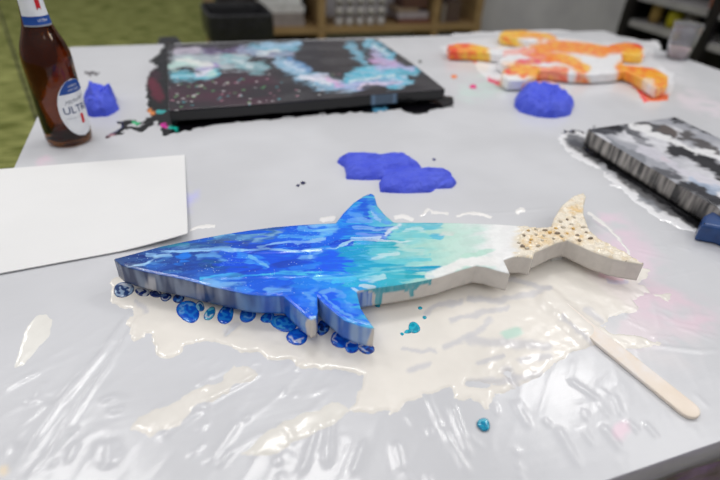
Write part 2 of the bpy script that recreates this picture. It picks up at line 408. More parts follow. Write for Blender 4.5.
paint('paint_smear', [[(240, 455), (257, 440), (284, 423), (313, 411), (338, 402), (352, 411), (338, 424), (313, 434), (284, 450), (262, 457)]], .0008, (231, 228, 221),
      'cream paint smear trailing down from the big puddle at bottom centre', wob=2, ragged=3)
paint('paint_smear', [[(24, 366), (15, 369), (22, 345), (27, 328), (36, 317), (47, 315), (53, 320), (50, 336), (40, 346), (32, 356)]], .0009, (238, 236, 230),
      'small club-shaped white paint smear alone on the film left of the shark board', wob=1.2)
for pts, wd, lb in [([(322, 221), (333, 219)], 2.6, 'small white paint smear touching the left foot of the dorsal fin'),
                    ([(395, 218), (404, 217), (412, 220)], 1.8, 'small white paint smear just right of the dorsal fin'),
                    ([(421, 216), (428, 210), (432, 213), (447, 214)], 1.5, 'forked white paint smear behind the teal part of the shark board'),
                    ([(457, 217), (470, 213), (490, 218)], 1.3, 'thin white streak behind the pale green part of the shark board'),
                    ([(518, 212), (523, 211)], 2.4, 'small round white paint spot left of the tail fin'),
                    ([(192, 231), (206, 226), (214, 227)], 1.5, 'thin cream paint streak by the right corner of the white card'),
                    ([(588, 214), (606, 226), (622, 244), (629, 254)], 1.3, 'thin curved white paint line right of the upright tail fin')]:
    paint('paint_smear', [(pts, wd)], .0008, (244, 242, 240), lb, wob=1.2, step=.0012, edge=1.2)

# ------------------------------------------------------------ generic cut-out board
def outline_world(pts, z): return [P(p[0], p[1], z)[:2] for p in pts]
def dens(pts, step, closed=True):
    out = []; n = len(pts)
    for i in range(n if closed else n - 1):
        a = np.array(pts[i]); b = np.array(pts[(i + 1) % n]); k = max(1, int(np.linalg.norm(b - a) / step))
        for j in range(k): out.append(a + (b - a) * j / k)
    return np.array(out)
def smooth_poly(p, it=1, amt=.5):
    for _ in range(it): p = p * (1 - amt) + amt * .5 * (np.roll(p, 1, 0) + np.roll(p, -1, 0))
    return p
def board(name, top_px, ztop, zbot, step, colf, matl, parent, bev=.0012, sm=2, dip=None, closed_world=None):
    """solid board: closed outline, dense painted top, rounded rim, painted sides"""
    ow = closed_world if closed_world is not None else outline_world(top_px, ztop)
    ol = smooth_poly(dens(ow, step), sm)
    area2 = np.sum(ol[:, 0] * np.roll(ol[:, 1], -1) - np.roll(ol[:, 0], -1) * ol[:, 1])
    if area2 < 0: ol = ol[::-1]
    t = np.roll(ol, -1, 0) - np.roll(ol, 1, 0); t /= np.linalg.norm(t, axis=1)[:, None] + 1e-9
    nrm = np.stack([t[:, 1], -t[:, 0]], 1)                     # outward
    inner = ol - nrm * bev
    lo, hi = ol.min(0), ol.max(0)
    gx, gy = np.meshgrid(np.arange(lo[0], hi[0], step), np.arange(lo[1], hi[1], step * .9))
    gx = gx + (np.arange(gx.shape[0]) % 2)[:, None] * step * .5
    gx = gx.ravel(); gy = gy.ravel()
    sd = poly_sd(gx, gy, [tuple(p) for p in inner[::3]])
    k = sd > step * .7; gx, gy = gx[k], gy[k]
    n = len(ol)
    vin = [Vector((float(a), float(b))) for a, b in inner] + [Vector((float(a), float(b))) for a, b in zip(gx, gy)]
    r = delaunay_2d_cdt(vin, [], [list(range(n))], 1, 1e-7)
    vc = np.array([(v.x, v.y) for v in r[0]]); tf = r[2]
    # map outline verts to output
    omap = {}
    for oi, src in enumerate(r[3]):
        for s in src:
            if s < n: omap[s] = oi
    zt = np.full(len(vc), ztop)
    if dip is not None: zt = zt + dip(vc[:, 0], vc[:, 1], poly_sd(vc[:, 0], vc[:, 1], [tuple(p) for p in ol[::3]]))
    co = [tuple(v) + (z,) for v, z in zip(vc.tolist(), zt.tolist())]
    faces = [tuple(f) for f in tf]
    sidev = [0.0] * len(co)
    lev = [ztop - bev * .35, ztop - bev] + [ztop - bev - (ztop - bev - zbot) * j / 8 for j in range(1, 9)]
    offs = [bev * .3, 0] + [0] * 8
    base = len(co)
    for li, (z, of) in enumerate(zip(lev, offs)):
        for i in range(n):
            pnt = ol[i] - nrm[i] * of
            co.append((pnt[0], pnt[1], z)); sidev.append(max(.001, (ztop - z) / (ztop - zbot)))
    ring0 = [omap.get(i, None) for i in range(n)]
    for i in range(n):
        j = (i + 1) % n
        if ring0[i] is not None and ring0[j] is not None and ring0[i] != ring0[j]:
            faces.append((ring0[i], ring0[j], base + j, base + i)[::-1])
        for li in range(len(lev) - 1):
            a = base + li * n
            faces.append((a + i, a + j, a + n + j, a + n + i)[::-1])
    faces.append(tuple(base + (len(lev) - 1) * n + i for i in range(n))[::-1])
    co = np.array(co); sidev = np.array(sidev)
    cl = colf(co, proj(co), sidev)
    o = mesh_np(name, co, faces, M[matl], None, cl)
    if parent:
        o.parent = parent; o.matrix_parent_inverse = Matrix.Identity(4)
        L = Vector(parent.location)
        o.data.transform(Matrix.Translation(-L))
    return o, ol

# ------------------------------------------------------------ the shark board
SZT, SZB = .789, .763
shark_px = [(113.5, 258.5), (131, 254), (162.5, 245.5), (187.5, 240.5), (220, 234.5), (248, 230), (273, 226.7), (300, 224.5), (320, 223.3), (335.6, 222.6),
            (343, 213), (353, 202.7), (363.7, 195.6), (371, 193), (374.6, 195), (377.3, 204.8), (384.6, 214), (394, 222), (420, 222), (460, 222.6), (497, 223.7), (523, 225.8), (538, 227.5), (551, 226.5),
            (553.9, 217.8), (561.9, 205), (573, 196), (583.5, 192.6), (586.5, 196), (584, 205), (584, 214.4), (589.4, 229.3), (599, 238.5), (624, 251.5), (644.5, 264),
            (628, 261.5), (614.6, 259), (594, 252), (580, 245.5), (567.6, 240), (556, 243), (546, 247.6), (535, 252.5), (533, 258.5), (524, 256.5), (513.5, 256.5), (504, 259.8), (510.5, 273.5),
            (498, 270.5), (486.7, 267), (476, 265.5), (461.7, 269.5), (439, 277), (420, 281), (396, 285), (369, 288.5), (357, 290.5), (358, 296), (361, 307.5), (368.3, 319), (375, 328),
            (368.3, 327.5), (358, 325), (343.3, 319.5), (333, 311), (322.5, 302), (317.5, 296), (317.5, 304), (318, 311), (316, 317.5), (311, 319.8), (301.7, 312.7), (291, 303), (283, 295.5), (272.5, 295.4), (254, 294.6), (245.8, 293.6),
            (233, 290.8), (219, 287.7), (204, 284.4), (189.6, 280.4), (172, 276.5), (162.5, 274.8), (148, 272), (133, 268.5), (121, 264.8)]
W_ = (232, 238, 245)
shark_st = [
    ([(120, 258), (165, 250), (205, 246)], 9, (52, 86, 142), .9), ([(130, 262), (180, 268)], 7, (34, 66, 130), .9), ([(148, 266), (200, 276), (240, 286)], 6, (56, 112, 190), .8),
    ([(190, 246), (235, 240), (275, 233)], 6, (92, 122, 160), .85), ([(215, 238), (232, 236)], 2, (165, 195, 210), .8), ([(236, 240), (262, 232)], 2.2, (150, 178, 200), .7), ([(255, 240), (280, 232)], 1.8, (190, 200, 210), .6),
    ([(210, 244), (250, 243)], 2.2, (96, 90, 120), .6), ([(162, 246), (185, 243)], 2.4, (60, 150, 150), .7), ([(170, 250), (186, 245)], 1.6, (150, 170, 200), .6),
    ([(172, 258), (215, 262), (245, 266)], 9, (26, 70, 150), .8), ([(182, 258)], 6, (28, 128, 220), .95), ([(196, 258), (215, 256), (235, 260)], 2.5, (140, 180, 225), .8), ([(205, 263), (235, 264), (245, 261)], 4, (20, 92, 140), .85),
    ([(128, 265), (137, 265), (146, 265), (151, 259.6), (160, 255), (170, 254)], 2.6, (216, 220, 232), .95), ([(155, 262), (168, 258)], 4, (110, 150, 200), .7), ([(128, 262), (146, 258)], 3, (30, 55, 120), .9),
    ([(160, 270), (185, 273), (205, 268)], 4, (40, 80, 160), .8), ([(165, 272), (182, 270)], 1.5, (120, 170, 220), .6),
    ([(240, 258), (275, 262), (310, 262)], 15, (2, 82, 212), .95), ([(285, 240), (320, 238), (335, 236)], 8, (10, 98, 214), .85), ([(270, 246), (310, 243)], 3, (4, 70, 196), .9), ([(290, 230), (318, 226)], 3, (8, 90, 206), .9),
    ([(280, 236), (312, 237), (328, 233)], 2, (110, 178, 235), .85), ([(318, 226), (328, 224)], 6, (190, 214, 232), .8), ([(300, 228), (315, 231)], 1.5, (130, 190, 240), .7),
    ([(150, 253), (200, 250), (236, 248.5), (262, 251), (290, 251), (322, 248), (338, 249)], 1.3, (206, 216, 240), .95), ([(262, 247), (290, 243), (322, 239)], 1.2, (190, 205, 240), .9), ([(215, 249), (235, 249)], 2.2, (150, 180, 215), .7),
    ([(242, 254), (262, 264)], 3.5, (60, 150, 232), .7), ([(248, 256), (266, 266)], 1.0, (160, 205, 245), .8), ([(250, 262)], 3, (110, 180, 240), .6),
    ([(300, 258), (318, 253)], 5, (150, 190, 242), .75), ([(296, 268), (318, 264)], 3, (70, 150, 235), .7), ([(306, 250), (312, 256)], 3, (200, 216, 246), .6),
    ([(200, 278), (260, 276), (300, 275), (345, 271)], 1.6, (92, 196, 228), .9), ([(262, 276), (285, 273), (320, 275)], 1.6, (110, 214, 220), .8), ([(215, 281), (240, 280)], 5, (100, 160, 225), .8),
    ([(205, 280), (222, 286), (245, 283)], 3.2, (172, 196, 226), .75), ([(250, 284), (300, 284)], 8, (4, 98, 214), .85), ([(268, 290), (292, 289)], 4, (158, 192, 232), .8), ([(305, 294), (318, 287)], 4, (120, 170, 235), .75), ([(238, 290), (250, 288)], 3, (90, 150, 225), .7),
    ([(300, 285), (330, 280), (370, 279)], 6, (30, 140, 225), .75), ([(330, 262), (350, 268)], 9, (8, 92, 226), .9), ([(330, 256), (348, 262)], 6, (10, 96, 224), .9),
    ([(343, 246), (370, 250), (398, 246)], 7, (20, 172, 196), .95), ([(346, 252), (362, 257)], 5, (6, 160, 196), .9), ([(372, 252), (420, 250)], 5, (120, 212, 220), .7), ([(372, 257), (395, 253)], 2, (216, 238, 240), .7), ([(400, 246), (420, 254)], 5, (190, 228, 222), .8),
    ([(360, 268), (392, 262), (430, 258)], 3, (92, 205, 220), .8), ([(350, 272), (380, 268), (428, 270)], 5, (10, 168, 204), .95), ([(425, 270), (433, 271)], 3.8, (0, 160, 204), .95), ([(318, 278), (370, 276), (405, 274)], 3, (150, 226, 232), .75), ([(345, 283), (400, 279), (422, 276)], 4, (44, 184, 208), .9),
    ([(330, 281), (352, 278)], 2, (90, 200, 230), .8), ([(360, 280), (385, 277)], 1.6, (196, 236, 240), .8), ([(410, 277), (421, 275)], 3, (30, 170, 190), .9),
    ([(335, 238), (350, 232), (385, 230)], 7, (8, 102, 218), .95), ([(335, 246), (352, 242)], 3, (4, 74, 204), .9), ([(352, 228), (390, 228)], 1.4, (140, 180, 236), .9), ([(355, 234), (388, 236)], 1.6, (130, 160, 234), .85), ([(350, 240), (382, 238)], 1.4, (206, 222, 246), .9), ([(320, 232), (334, 226)], 4, (160, 205, 232), .8),
    ([(388, 232), (396, 226)], 2.4, (220, 232, 246), .9), ([(336, 241), (380, 241.5)], 1.2, (16, 60, 190), .8), ([(338, 249), (352, 241.5), (400, 241), (430, 241)], .9, (230, 240, 244), .8),
    ([(400, 228), (425, 226), (440, 225)], 4, (96, 194, 218), .9), ([(398, 236), (420, 234), (438, 238)], 3.5, (110, 206, 216), .8), ([(432, 234), (440, 238)], 3, (90, 190, 222), .85), ([(405, 231), (422, 230)], 1.2, (200, 232, 236), .7), ([(440, 231), (452, 234)], 3, (215, 225, 220), .8),
    ([(345, 218), (362, 208), (372, 198)], 9, (12, 108, 220), .95), ([(364, 200), (366, 215)], 3.2, (4, 88, 214), .9), ([(350, 212), (358, 218)], 3, (110, 172, 240), .75), ([(352, 208), (362, 202)], 1.3, (90, 156, 232), .8), ([(370, 206), (376, 214), (386, 220)], 3, (92, 160, 236), .8), ([(346, 222), (372, 221)], 1.4, (130, 180, 240), .7), ([(372, 213), (380, 219)], 1.2, (170, 205, 244), .8),
    ([(292, 298), (300, 306), (309, 314)], 5, (2, 98, 220), .9), ([(302, 298), (312, 308)], 3.5, (60, 130, 232), .8), ([(306, 294), (313, 304)], 2, (140, 180, 240), .7), ([(325, 296), (340, 308), (356, 318)], 8, (2, 94, 222), .92), ([(334, 292), (345, 298), (352, 308)], 2.4, (130, 178, 240), .7), ([(340, 300), (358, 314), (366, 322)], 2.2, (60, 140, 236), .7), ([(322, 292), (332, 289)], 2.4, (150, 190, 240), .7),
    ([(322, 297), (340, 310), (356, 320), (372, 325)], 1.0, (150, 190, 240), .7), ([(354, 288), (358, 292)], 1.4, (220, 225, 240), .8),
    ([(311, 319), (315, 318)], 2.0, (236, 234, 232), .9), ([(362, 285), (374, 286)], 1.4, (236, 234, 232), .7),
]
def shark_col(co, px, sv):
    x = px[:, 0]; n1 = fbm(co[:, 0] * 14, co[:, 1] * 60, 71, 4); n2 = fbm(co[:, 0] * 40, co[:, 1] * 120, 81, 3)
    xx = x + n1 * 16
    stops = [(110, (60, 84, 130)), (170, (40, 82, 158)), (215, (34, 96, 190)), (260, (4, 92, 208)), (320, (10, 118, 220)), (350, (40, 160, 222)), (385, (110, 205, 218)), (425, (172, 224, 216)), (450, (196, 230, 219)), (476, (206, 232, 224)), (492, (236, 240, 240)), (512, (243, 242, 240)), (524, (236, 224, 200)), (650, (236, 226, 208))]
    cl = np.stack([np.interp(xx, [s[0] for s in stops], [lin(s[1])[k] for s in stops]) for k in range(3)], 1)
    st_ = [(t[0], t[1] * (.8 if min(t[2]) > 95 and t[1] > 2 else 1), (max(0, t[2][0] - (8 if t[0][0][0] < 345 and t[2][0] > 60 else 0)), t[2][1], t[2][2]), t[3] * (.92 if min(t[2]) > 95 and t[0][0][0] < 345 else 1), .55 if min(t[2]) > 95 and t[1] > 1.5 else .28) for t in shark_st]
    cl = strokes_on(cl, px, co, st_, warp=2.9, freq=34, sx=.6, feather=1.3, rt=-14, oct=6)
    # mint flow with ragged border, then white
    cl = strokes_on(cl, px, co, [([(466, 254), (480, 252), (490, 250)], 3, (190, 228, 214), .9), ([(440, 276), (462, 265), (478, 260), (500, 262)], 5, (244, 244, 242), .95), ([(430, 277), (445, 270)], 3, (238, 242, 240), .8),
                                  ([(505, 226), (500, 246), (505, 256)], 9, (246, 246, 246), .9, .7), ([(495, 236)], 9, (244, 246, 245), .7, .8)], warp=3, freq=40)
    # thin marbled veins in the blue part
    blue = ss(445, 400, x) * ss(112, 125, x)
    vein = ss(.03, .0, np.abs(fbm(co[:, 0] * 9 + n2 * .15, co[:, 1] * 42 + n1 * .5, 91, 3))) * .6 * ss(-.15, .3, fbm(co[:, 0] * 8, co[:, 1] * 8, 95, 2))
    vein2 = ss(.05, .0, np.abs(fbm(co[:, 0] * 24 + n1 * .3, co[:, 1] * 110 + n2 * .8, 93, 2))) * .35 * ss(0, .4, fbm(co[:, 0] * 16, co[:, 1] * 20, 97, 2))
    k = (np.maximum(vein, vein2) * blue)[:, None]; cl = cl * (1 - k) + lin((150, 205, 240)) * k
    dk = (ss(.25, .6, fbm(co[:, 0] * 12, co[:, 1] * 50, 99, 3)) * .45 * ss(330, 280, x))[:, None]; cl = cl * (1 - dk) + lin((14, 44, 120)) * dk
    kb_ = (ss(400, 330, x) * ss(112, 150, x))[:, None]; cl = np.clip(cl * (1 + kb_ * (np.array([.62, .98, 1.26]) - 1)), 0, .95)
    # sparse foam specks
    r = np.random.RandomState(4); sp = (r.rand(len(x)) > .988) & (np.abs(fbm(co[:, 0] * 18, co[:, 1] * 30, 101, 2)) > .35) & (x < 335)
    cl[sp] = cl[sp] * .25 + lin((190, 225, 250)) * .75
    # sand on the tail
    sand = ss(514, 524, x + n2 * 8)
    g = fbm(co[:, 0] * 90, co[:, 1] * 90, 105, 3)[:, None]
    sc = lin((242, 232, 214)) * (1 - np.clip(g * .9, 0, .4)) + lin((230, 204, 156)) * np.clip(g * .9, 0, .4)
    och, _ = seg_d(px[:, 0], px[:, 1], [(528, 242), (545, 236), (565, 238), (578, 236)]); oc2, _ = seg_d(px[:, 0], px[:, 1], [(572, 210), (578, 209)])
    ko = (np.maximum(ss(11, 3, och) * .55, ss(7, 2, oc2) * .7) * (.6 + .6 * g[:, 0]))[:, None]; sc = sc * (1 - ko) + lin((232, 192, 120)) * ko
    bl = r.rand(len(x)); sc[bl > .992] = lin((150, 130, 108)); sc[(bl > .965) & (bl < .985)] = lin((250, 244, 230))
    # the lower tail lobe is barer
    cl = cl * (1 - sand[:, None]) + sc * sand[:, None]
    # ---- sides
    s = sv > .04
    X_ = co[:, 0]; Y_ = co[:, 1]; arc = X_ * 1.0 + Y_ * .7
    st1 = perlin(arc * 95 + n1 * .6, sv * .35 + 3, 111); st2 = perlin(arc * 300, sv * .6 + 9, 115)
    mixv = np.clip(.42 + st1 * 1.3 + st2 * .9, 0, 1)[:, None]
    A = np.stack([np.interp(x, [110, 215, 250, 290, 375], [lin(c)[k] for c in [(56, 66, 100), (52, 72, 112), (40, 80, 150), (30, 92, 196), (44, 110, 205)]]) for k in range(3)], 1)
    B = np.stack([np.interp(x, [110, 215, 250, 290, 375], [lin(c)[k] for c in [(132, 148, 172), (130, 142, 166), (92, 140, 200), (110, 160, 220), (160, 185, 222)]]) for k in range(3)], 1)
    sb = A * (1 - mixv) + B * mixv
    cb = ss(.35, .0, np.abs(x - 262 + n1 * 10) / 60)[:, None] * .7; sb = sb * (1 - cb) + lin((20, 92, 205)) * cb
    whitep = (ss(5, 2, np.abs(x - 151 + st2 * 3)) * ss(.1, .4, sv) + ss(4, 2, np.abs(x - 200 + st2 * 3)) * .4)[:, None] * .8
    sb = sb * (1 - whitep) + lin((200, 200, 205)) * whitep
    bare = lin((214, 207, 199)) * np.ones((len(x), 1))
    kb = ((x > 354) & ~((x < 372) & (px[:, 1] > 292)) & ~((px[:, 1] < 226) & (x < 396))).astype(float)
    tip1, _ = seg_d(px[:, 0], px[:, 1], [(311, 324), (313, 336)]); kb = np.maximum(kb, ss(6.5, 5, tip1) * (x > 305.5))
    tip2, _ = seg_d(px[:, 0], px[:, 1], [(378, 334), (374, 345)]); kb = np.maximum(kb, ss(8, 6.5, tip2))
    sb = sb * (1 - kb[:, None]) + bare * kb[:, None]
    dr = [([(366, 287), (390, 288), (404, 286), (428, 279)], 4.0), ([(372, 286), (379, 294), (378, 302)], 3.2), ([(378, 300), (378, 304)], 2.2), ([(384, 290), (392, 285)], 3.5), ([(410, 284), (412, 295)], 2.0), ([(413, 290), (420, 283), (427, 281), (430, 284)], 1.4), ([(402, 286), (406, 290)], 2)]
    for pts, wd in dr:
        d, _ = seg_d(px[:, 0] + st2 * 1.2, px[:, 1], pts); k = (ss(wd + .8, wd - .6, d) * (x > 362))[:, None] * .92
        sb = sb * (1 - k) + (lin((46, 160, 176)) * (1 - .35 * mixv) + lin((150, 215, 220)) * .35 * mixv) * k
    cl[s] = sb[s]
    return cl
def shark_dip(x, y, sd):
    px = proj(np.stack([x, y, np.full(x.shape, SZT)], 1))
    k = ss(450, 420, px[:, 0])
    h = -.0012 * ss(.004, 0, sd) * k + .0004 * fbm(x * 30, y * 60, 121, 3) * k
    # ridge of thick paint, dorsal fold
    d, _ = seg_d(px[:, 0], px[:, 1], [(200, 251), (236, 249), (262, 252), (322, 249), (345, 243), (400, 242)]); h = h + .0009 * ss(3.0, 0, d)
    d, _ = seg_d(px[:, 0], px[:, 1], [(200, 278), (300, 276), (350, 272)]); h = h + .0006 * ss(2.5, 0, d)
    sandm = ss(512, 526, px[:, 0]); h = h + sandm * (.0012 * fbm(x * 150, y * 150, 125, 3) + .0006)
    return h
sx0, sy0, _ = P(370, 255, SZT)
sk = tag(empty('shark_board', (sx0, sy0, TZ)), 'long shark-shaped wooden cutout with blue to white poured paint and a sandy pebbled tail', 'painted cutout')
sb_, shark_ol = board('body', shark_px, SZT, SZB, .00092, shark_col, 'gloss', sk, bev=.0018, sm=2, dip=shark_dip)
M['support'] = mat('white support block', (222, 220, 216), .5)
for p in [(190, 262), (330, 262), (460, 248), (560, 234)]:
    a = P(p[0], p[1], SZT)
    box('support_block', (a[0] - sx0, a[1] - sy0, (SZB - TZ + .0018) / 2), (.018, .018, SZB - TZ - .0015), M['support'], sk, bev=.001)
# pebbles glued on the tail
peb = [(524, 236, 1), (522, 247, 1), (528, 231, 0), (545, 231, 1), (544, 236, 2), (531, 240, 3), (557, 234, 1), (567, 220, 1), (560, 222, 2), (571, 225, 2), (577, 236, 1), (579, 241, 1), (586, 233, 1), (590, 239, 1), (553, 239, 2), (542, 241, 2), (567, 234, 3), (573, 229, 3), (536, 230, 2), (563, 228, 2), (550, 233, 3), (530, 243, 3), (536, 235, 2), (583, 228, 2), (519, 243, 2), (574, 218, 2), (556, 229, 3), (527, 249, 2), (538, 246, 2), (562, 237, 2)]
pm = [mat('sand pebble ochre', (214, 184, 124), .6, noise=(400, (196, 160, 104), 3)), mat('sand pebble grey brown', (160, 144, 124), .6, noise=(400, (128, 116, 102), 3)), mat('sand pebble pale', (214, 204, 186), .6, noise=(400, (190, 178, 160), 3)), mat('sand pebble amber', (214, 164, 80), .5, noise=(400, (226, 190, 120), 3))]
r_ = random.Random(8)
for (u, v, c) in peb:
    a = P(u, v, SZT); bm = bmesh.new(); bmesh.ops.create_icosphere(bm, subdivisions=2, radius=1)
    s = r_.uniform(.0019, .0030)
    for vt in bm.verts:
        k = 1 + .22 * math.sin(vt.co.x * 3 + u) + .15 * math.cos(vt.co.y * 4 + v)
        vt.co = Vector((vt.co.x * s * k * 1.15, vt.co.y * s * k * .9, vt.co.z * s * .7))
    bmesh.ops.translate(bm, vec=(a[0] - sx0, a[1] - sy0, SZT - TZ + s * .45), verts=bm.verts)
    bm_obj('pebble', bm, pm[c], sk, smooth=True)

# ------------------------------------------------------------ paint drops on the puddle
def drop(u, v, ru, rv, ang, label, c1, c2, c3, h=.0016, name='paint_drop', group=None, swirl=1.0, zoff=.0011):
    if name == 'paint_drop': ru *= 1.12; rv *= 1.12; v -= .5
    x0, y0, _ = P(u, v, TZ + zoff)
    x1 = P(u + 1, v, TZ + zoff); y1 = P(u, v + 1, TZ + zoff)
    e1 = np.array([x1[0] - x0, x1[1] - y0]); e2 = np.array([y1[0] - x0, y1[1] - y0])
    co = []; fs = []; R_ = 18; N = 40; cc = []
    ca, sa = math.cos(math.radians(ang)), math.sin(math.radians(ang))
    for i in range(R_ + 1):
        rr = i / R_
        for k in range(N):
            t = 2 * math.pi * k / N
            wob = 1 + .07 * math.sin(2 * t + u) + .05 * math.sin(3 * t + v)
            a = rr * math.cos(t) * ru * wob; b = rr * math.sin(t) * rv * wob
            du = a * ca - b * sa; dv = a * sa + b * ca
            p_ = e1 * du + e2 * dv
            z = h * math.sqrt(max(0, 1 - rr ** 3.0))
            co.append((p_[0], p_[1], z)); cc.append((rr, t, du, dv))
            if i < R_: fs.append((i * N + k, i * N + (k + 1) % N, (i + 1) * N + (k + 1) % N, (i + 1) * N + k))
    co = np.array(co); cc = np.array(cc); rr = cc[:, 0]
    nn = perlin(cc[:, 2] * .22 + u, cc[:, 3] * .3 + v, 7) * 2.2 * swirl
    k1 = ss(-.1, .35, nn)[:, None]; k2 = (ss(.16, .02, np.abs(rr - .62 + nn * .12)) * ss(0, .3, np.cos(cc[:, 1] - 4 + u)) * .8)[:, None]
    c = lin(c1) * (1 - k1) + lin(c2) * k1; c = c * (1 - k2) + lin(c3) * k2
    rim = ss(.88, .97, rr)[:, None] * .6; c = c * (1 - rim) + lin(c1) * .5 * rim
    o = mesh_np(name, co, fs, M['drip'], None, c); o.location = (x0, y0, TZ + float(sheet(np.array([x0]), np.array([y0]))[0]) + zoff)
    tag(o, label, 'paint drop', group)
    return o
NV, CB, LB, WH = (18, 42, 110), (10, 96, 214), (120, 180, 232), (225, 230, 240)
for d in [(124, 291, 10, 6.5, -10, 'navy and white swirled paint drop farthest left, under the shark nose', (40, 66, 120), (150, 176, 208), WH),
          (143, 293.5, 7.5, 3.5, 10, 'thin dark swirled paint drop next right of the one under the nose', NV, (190, 195, 205), WH),
          (156, 295, 6, 3.5, 5, 'small dark paint drop third from the left along the board', NV, (60, 80, 130), WH),
          (166, 298.5, 5, 4, 0, 'round navy outlined paint drop fourth from the left along the board', NV, (90, 120, 170), WH),
          (179, 299.5, 5.5, 4.5, -15, 'dark blue paint drop directly above left of the big round blue drop', NV, (36, 90, 180), LB),
          (188.5, 312.5, 10.5, 10, 0, 'biggest round bright blue paint drop below the shark head', (6, 84, 206), (24, 128, 226), LB),
          (200, 308, 4.5, 4.5, 0, 'small blue and white ringed paint drop right of the biggest round one', (22, 90, 160), (120, 180, 210), WH),
          (210, 315, 4.2, 7.2, 28, 'narrow slanting teal blue paint drop', (20, 110, 180), (80, 180, 205), WH),
          (226, 315.5, 7, 9.5, 38, 'large slanting oval blue paint drop with a pale streak', (8, 84, 204), (30, 130, 220), LB),
          (248, 315.5, 7.2, 7.8, 0, 'round blue paint drop standing alone between the oval ones', (14, 88, 200), (40, 120, 210), LB),
          (268, 319, 7, 4.6, -12, 'flat blue drop just left of the widest oval drop', (8, 80, 196), (40, 140, 220), LB),
          (284, 324.5, 12, 8, 8, 'widest oval blue paint drop left of the front fin', (10, 92, 208), (40, 140, 226), (90, 190, 230)),
          (297.5, 338, 9.2, 8.2, -5, 'blue paint drop with white curl under the left front fin', (8, 78, 200), (20, 104, 214), WH),
          (323, 329, 5.5, 7.5, 10, 'dark blue drop partly hidden between the two front fins', NV, (20, 90, 200), LB),
          (340, 341, 8.5, 8, 20, 'blue drop under the left part of the right front fin', (10, 66, 180), (14, 104, 214), WH),
          (351.5, 348, 7, 6, 0, 'blue drop with a white hook between two others under the right front fin', (10, 66, 180), (20, 110, 216), WH),
          (366, 350, 7.5, 5.2, 15, 'rightmost blue drop under the tip of the right front fin', (14, 50, 140), (16, 104, 208), WH)]:
    drop(*d, group='blue paint drops along the front edge of the shark board')
TE, TE2 = (0, 150, 180), (30, 180, 205)
for d in [(414, 329, 5.8, 4.8, 20, 'largest teal splash on the cream puddle right of the fins', TE, TE2, TE2), (408, 333, 4, 1.8, -15, 'thin teal spot touching the left of the largest teal splash', TE, TE2, TE2),
          (402, 335.5, 1.8, 1.4, 0, 'tiny teal dot farthest left in the teal splash group', TE, TE2, TE2), (420, 309.5, 2.2, 1.4, 0, 'tiny teal dot farthest up, nearest the board edge right of the drips', TE, TE2, TE2),
          (424.4, 319, 1.9, 1.6, 30, 'tiny teal dot between the upper dot and the largest splash', TE, TE2, TE2), (377.5, 307, 2.6, 1.8, 0, 'small teal drop just below the longest drip of the board edge', TE, TE2, TE2),
          (483.3, 426, 6, 5.8, 0, 'round domed teal paint drop alone near the bottom of the film', (0, 128, 168), (20, 168, 200), (150, 220, 230))]:
    drop(*d, swirl=.5, h=.0022 if d[2] > 5.9 else .0012)
for u, v, r, c, lb in [(303, 183.5, 2.4, (40, 40, 80), 'right one of two dark specks on the film behind the shark'), (298, 186, 1.8, (50, 50, 90), 'left one of two dark specks on the film behind the shark'),
                       (434, 160, 1.8, (70, 70, 130), 'small violet speck on the film just behind the big crumpled glove'), (444, 299, 1.8, (150, 140, 130), 'tiny brown speck on the cream puddle below the pale part of the board'),
                       (398, 357, 1.2, (130, 120, 112), 'tiny brown speck on the puddle below the teal splashes'), (520, 285, 1.0, (120, 110, 100), 'tiny dark speck on the puddle below the tail notch'), (594, 127, 1.6, (150, 150, 155), 'grey speck just left of the marbled canvas corner'),
                       (454, 77, 3, (250, 150, 100), 'small orange paint spot below the left end of the turtle cutout'), (473, 87, 3.4, (240, 90, 150), 'small pink paint spot left of the glove by the turtle cutout'), (420, 62, 2, (120, 125, 120), 'small grey speck on the film by the right corner of the black canvas')]:
    drop(u, v, r, r * .7, 0, lb, c, c, c, h=.0006, swirl=.2, name='paint_speck', zoff=.0005)

# ------------------------------------------------------------ stirring stick
a = np.array(P(696, 420)[:2]); b = np.array(P(553, 304)[:2])
ang = math.atan2(*(b - a)[::-1]); L = np.linalg.norm(b - a); wd = .0215
pts = []
for k in range(13):
    t = math.pi / 2 + math.pi * k / 12; pts.append((wd / 2 + wd / 2 * math.cos(t), wd / 2 * math.sin(t)))
for k in range(13):
    t = -math.pi / 2 + math.pi * k / 12; pts.append((L - wd / 2 + wd / 2 * math.cos(t), wd / 2 * math.sin(t)))
off = np.array(P(692, 416)[:2]) - a
R2 = np.array([[math.cos(ang), -math.sin(ang)], [math.sin(ang), math.cos(ang)]])
wpts = [tuple(R2 @ np.array(p) + a + 0 * off) for p in pts]
ZS = TZ + .0038
def stick_col(co, px, sv):
    d = np.linalg.norm(co[:, :2] - a, axis=1) + .004 * fbm(co[:, 0] * 60, co[:, 1] * 60, 131, 3)
    k = ss(.03, .06, d)[:, None]
    return lin((244, 231, 217)) * (1 - k) + lin((240, 234, 230)) * k
st, _ = board('stirring_stick', None, ZS + .0022, ZS - .0012, .003, stick_col, 'wood', None, bev=.0006, sm=0, closed_world=wpts)
tag(st, 'flat pale wooden stirring stick lying across the right edge of the cream puddle', 'stirring stick')

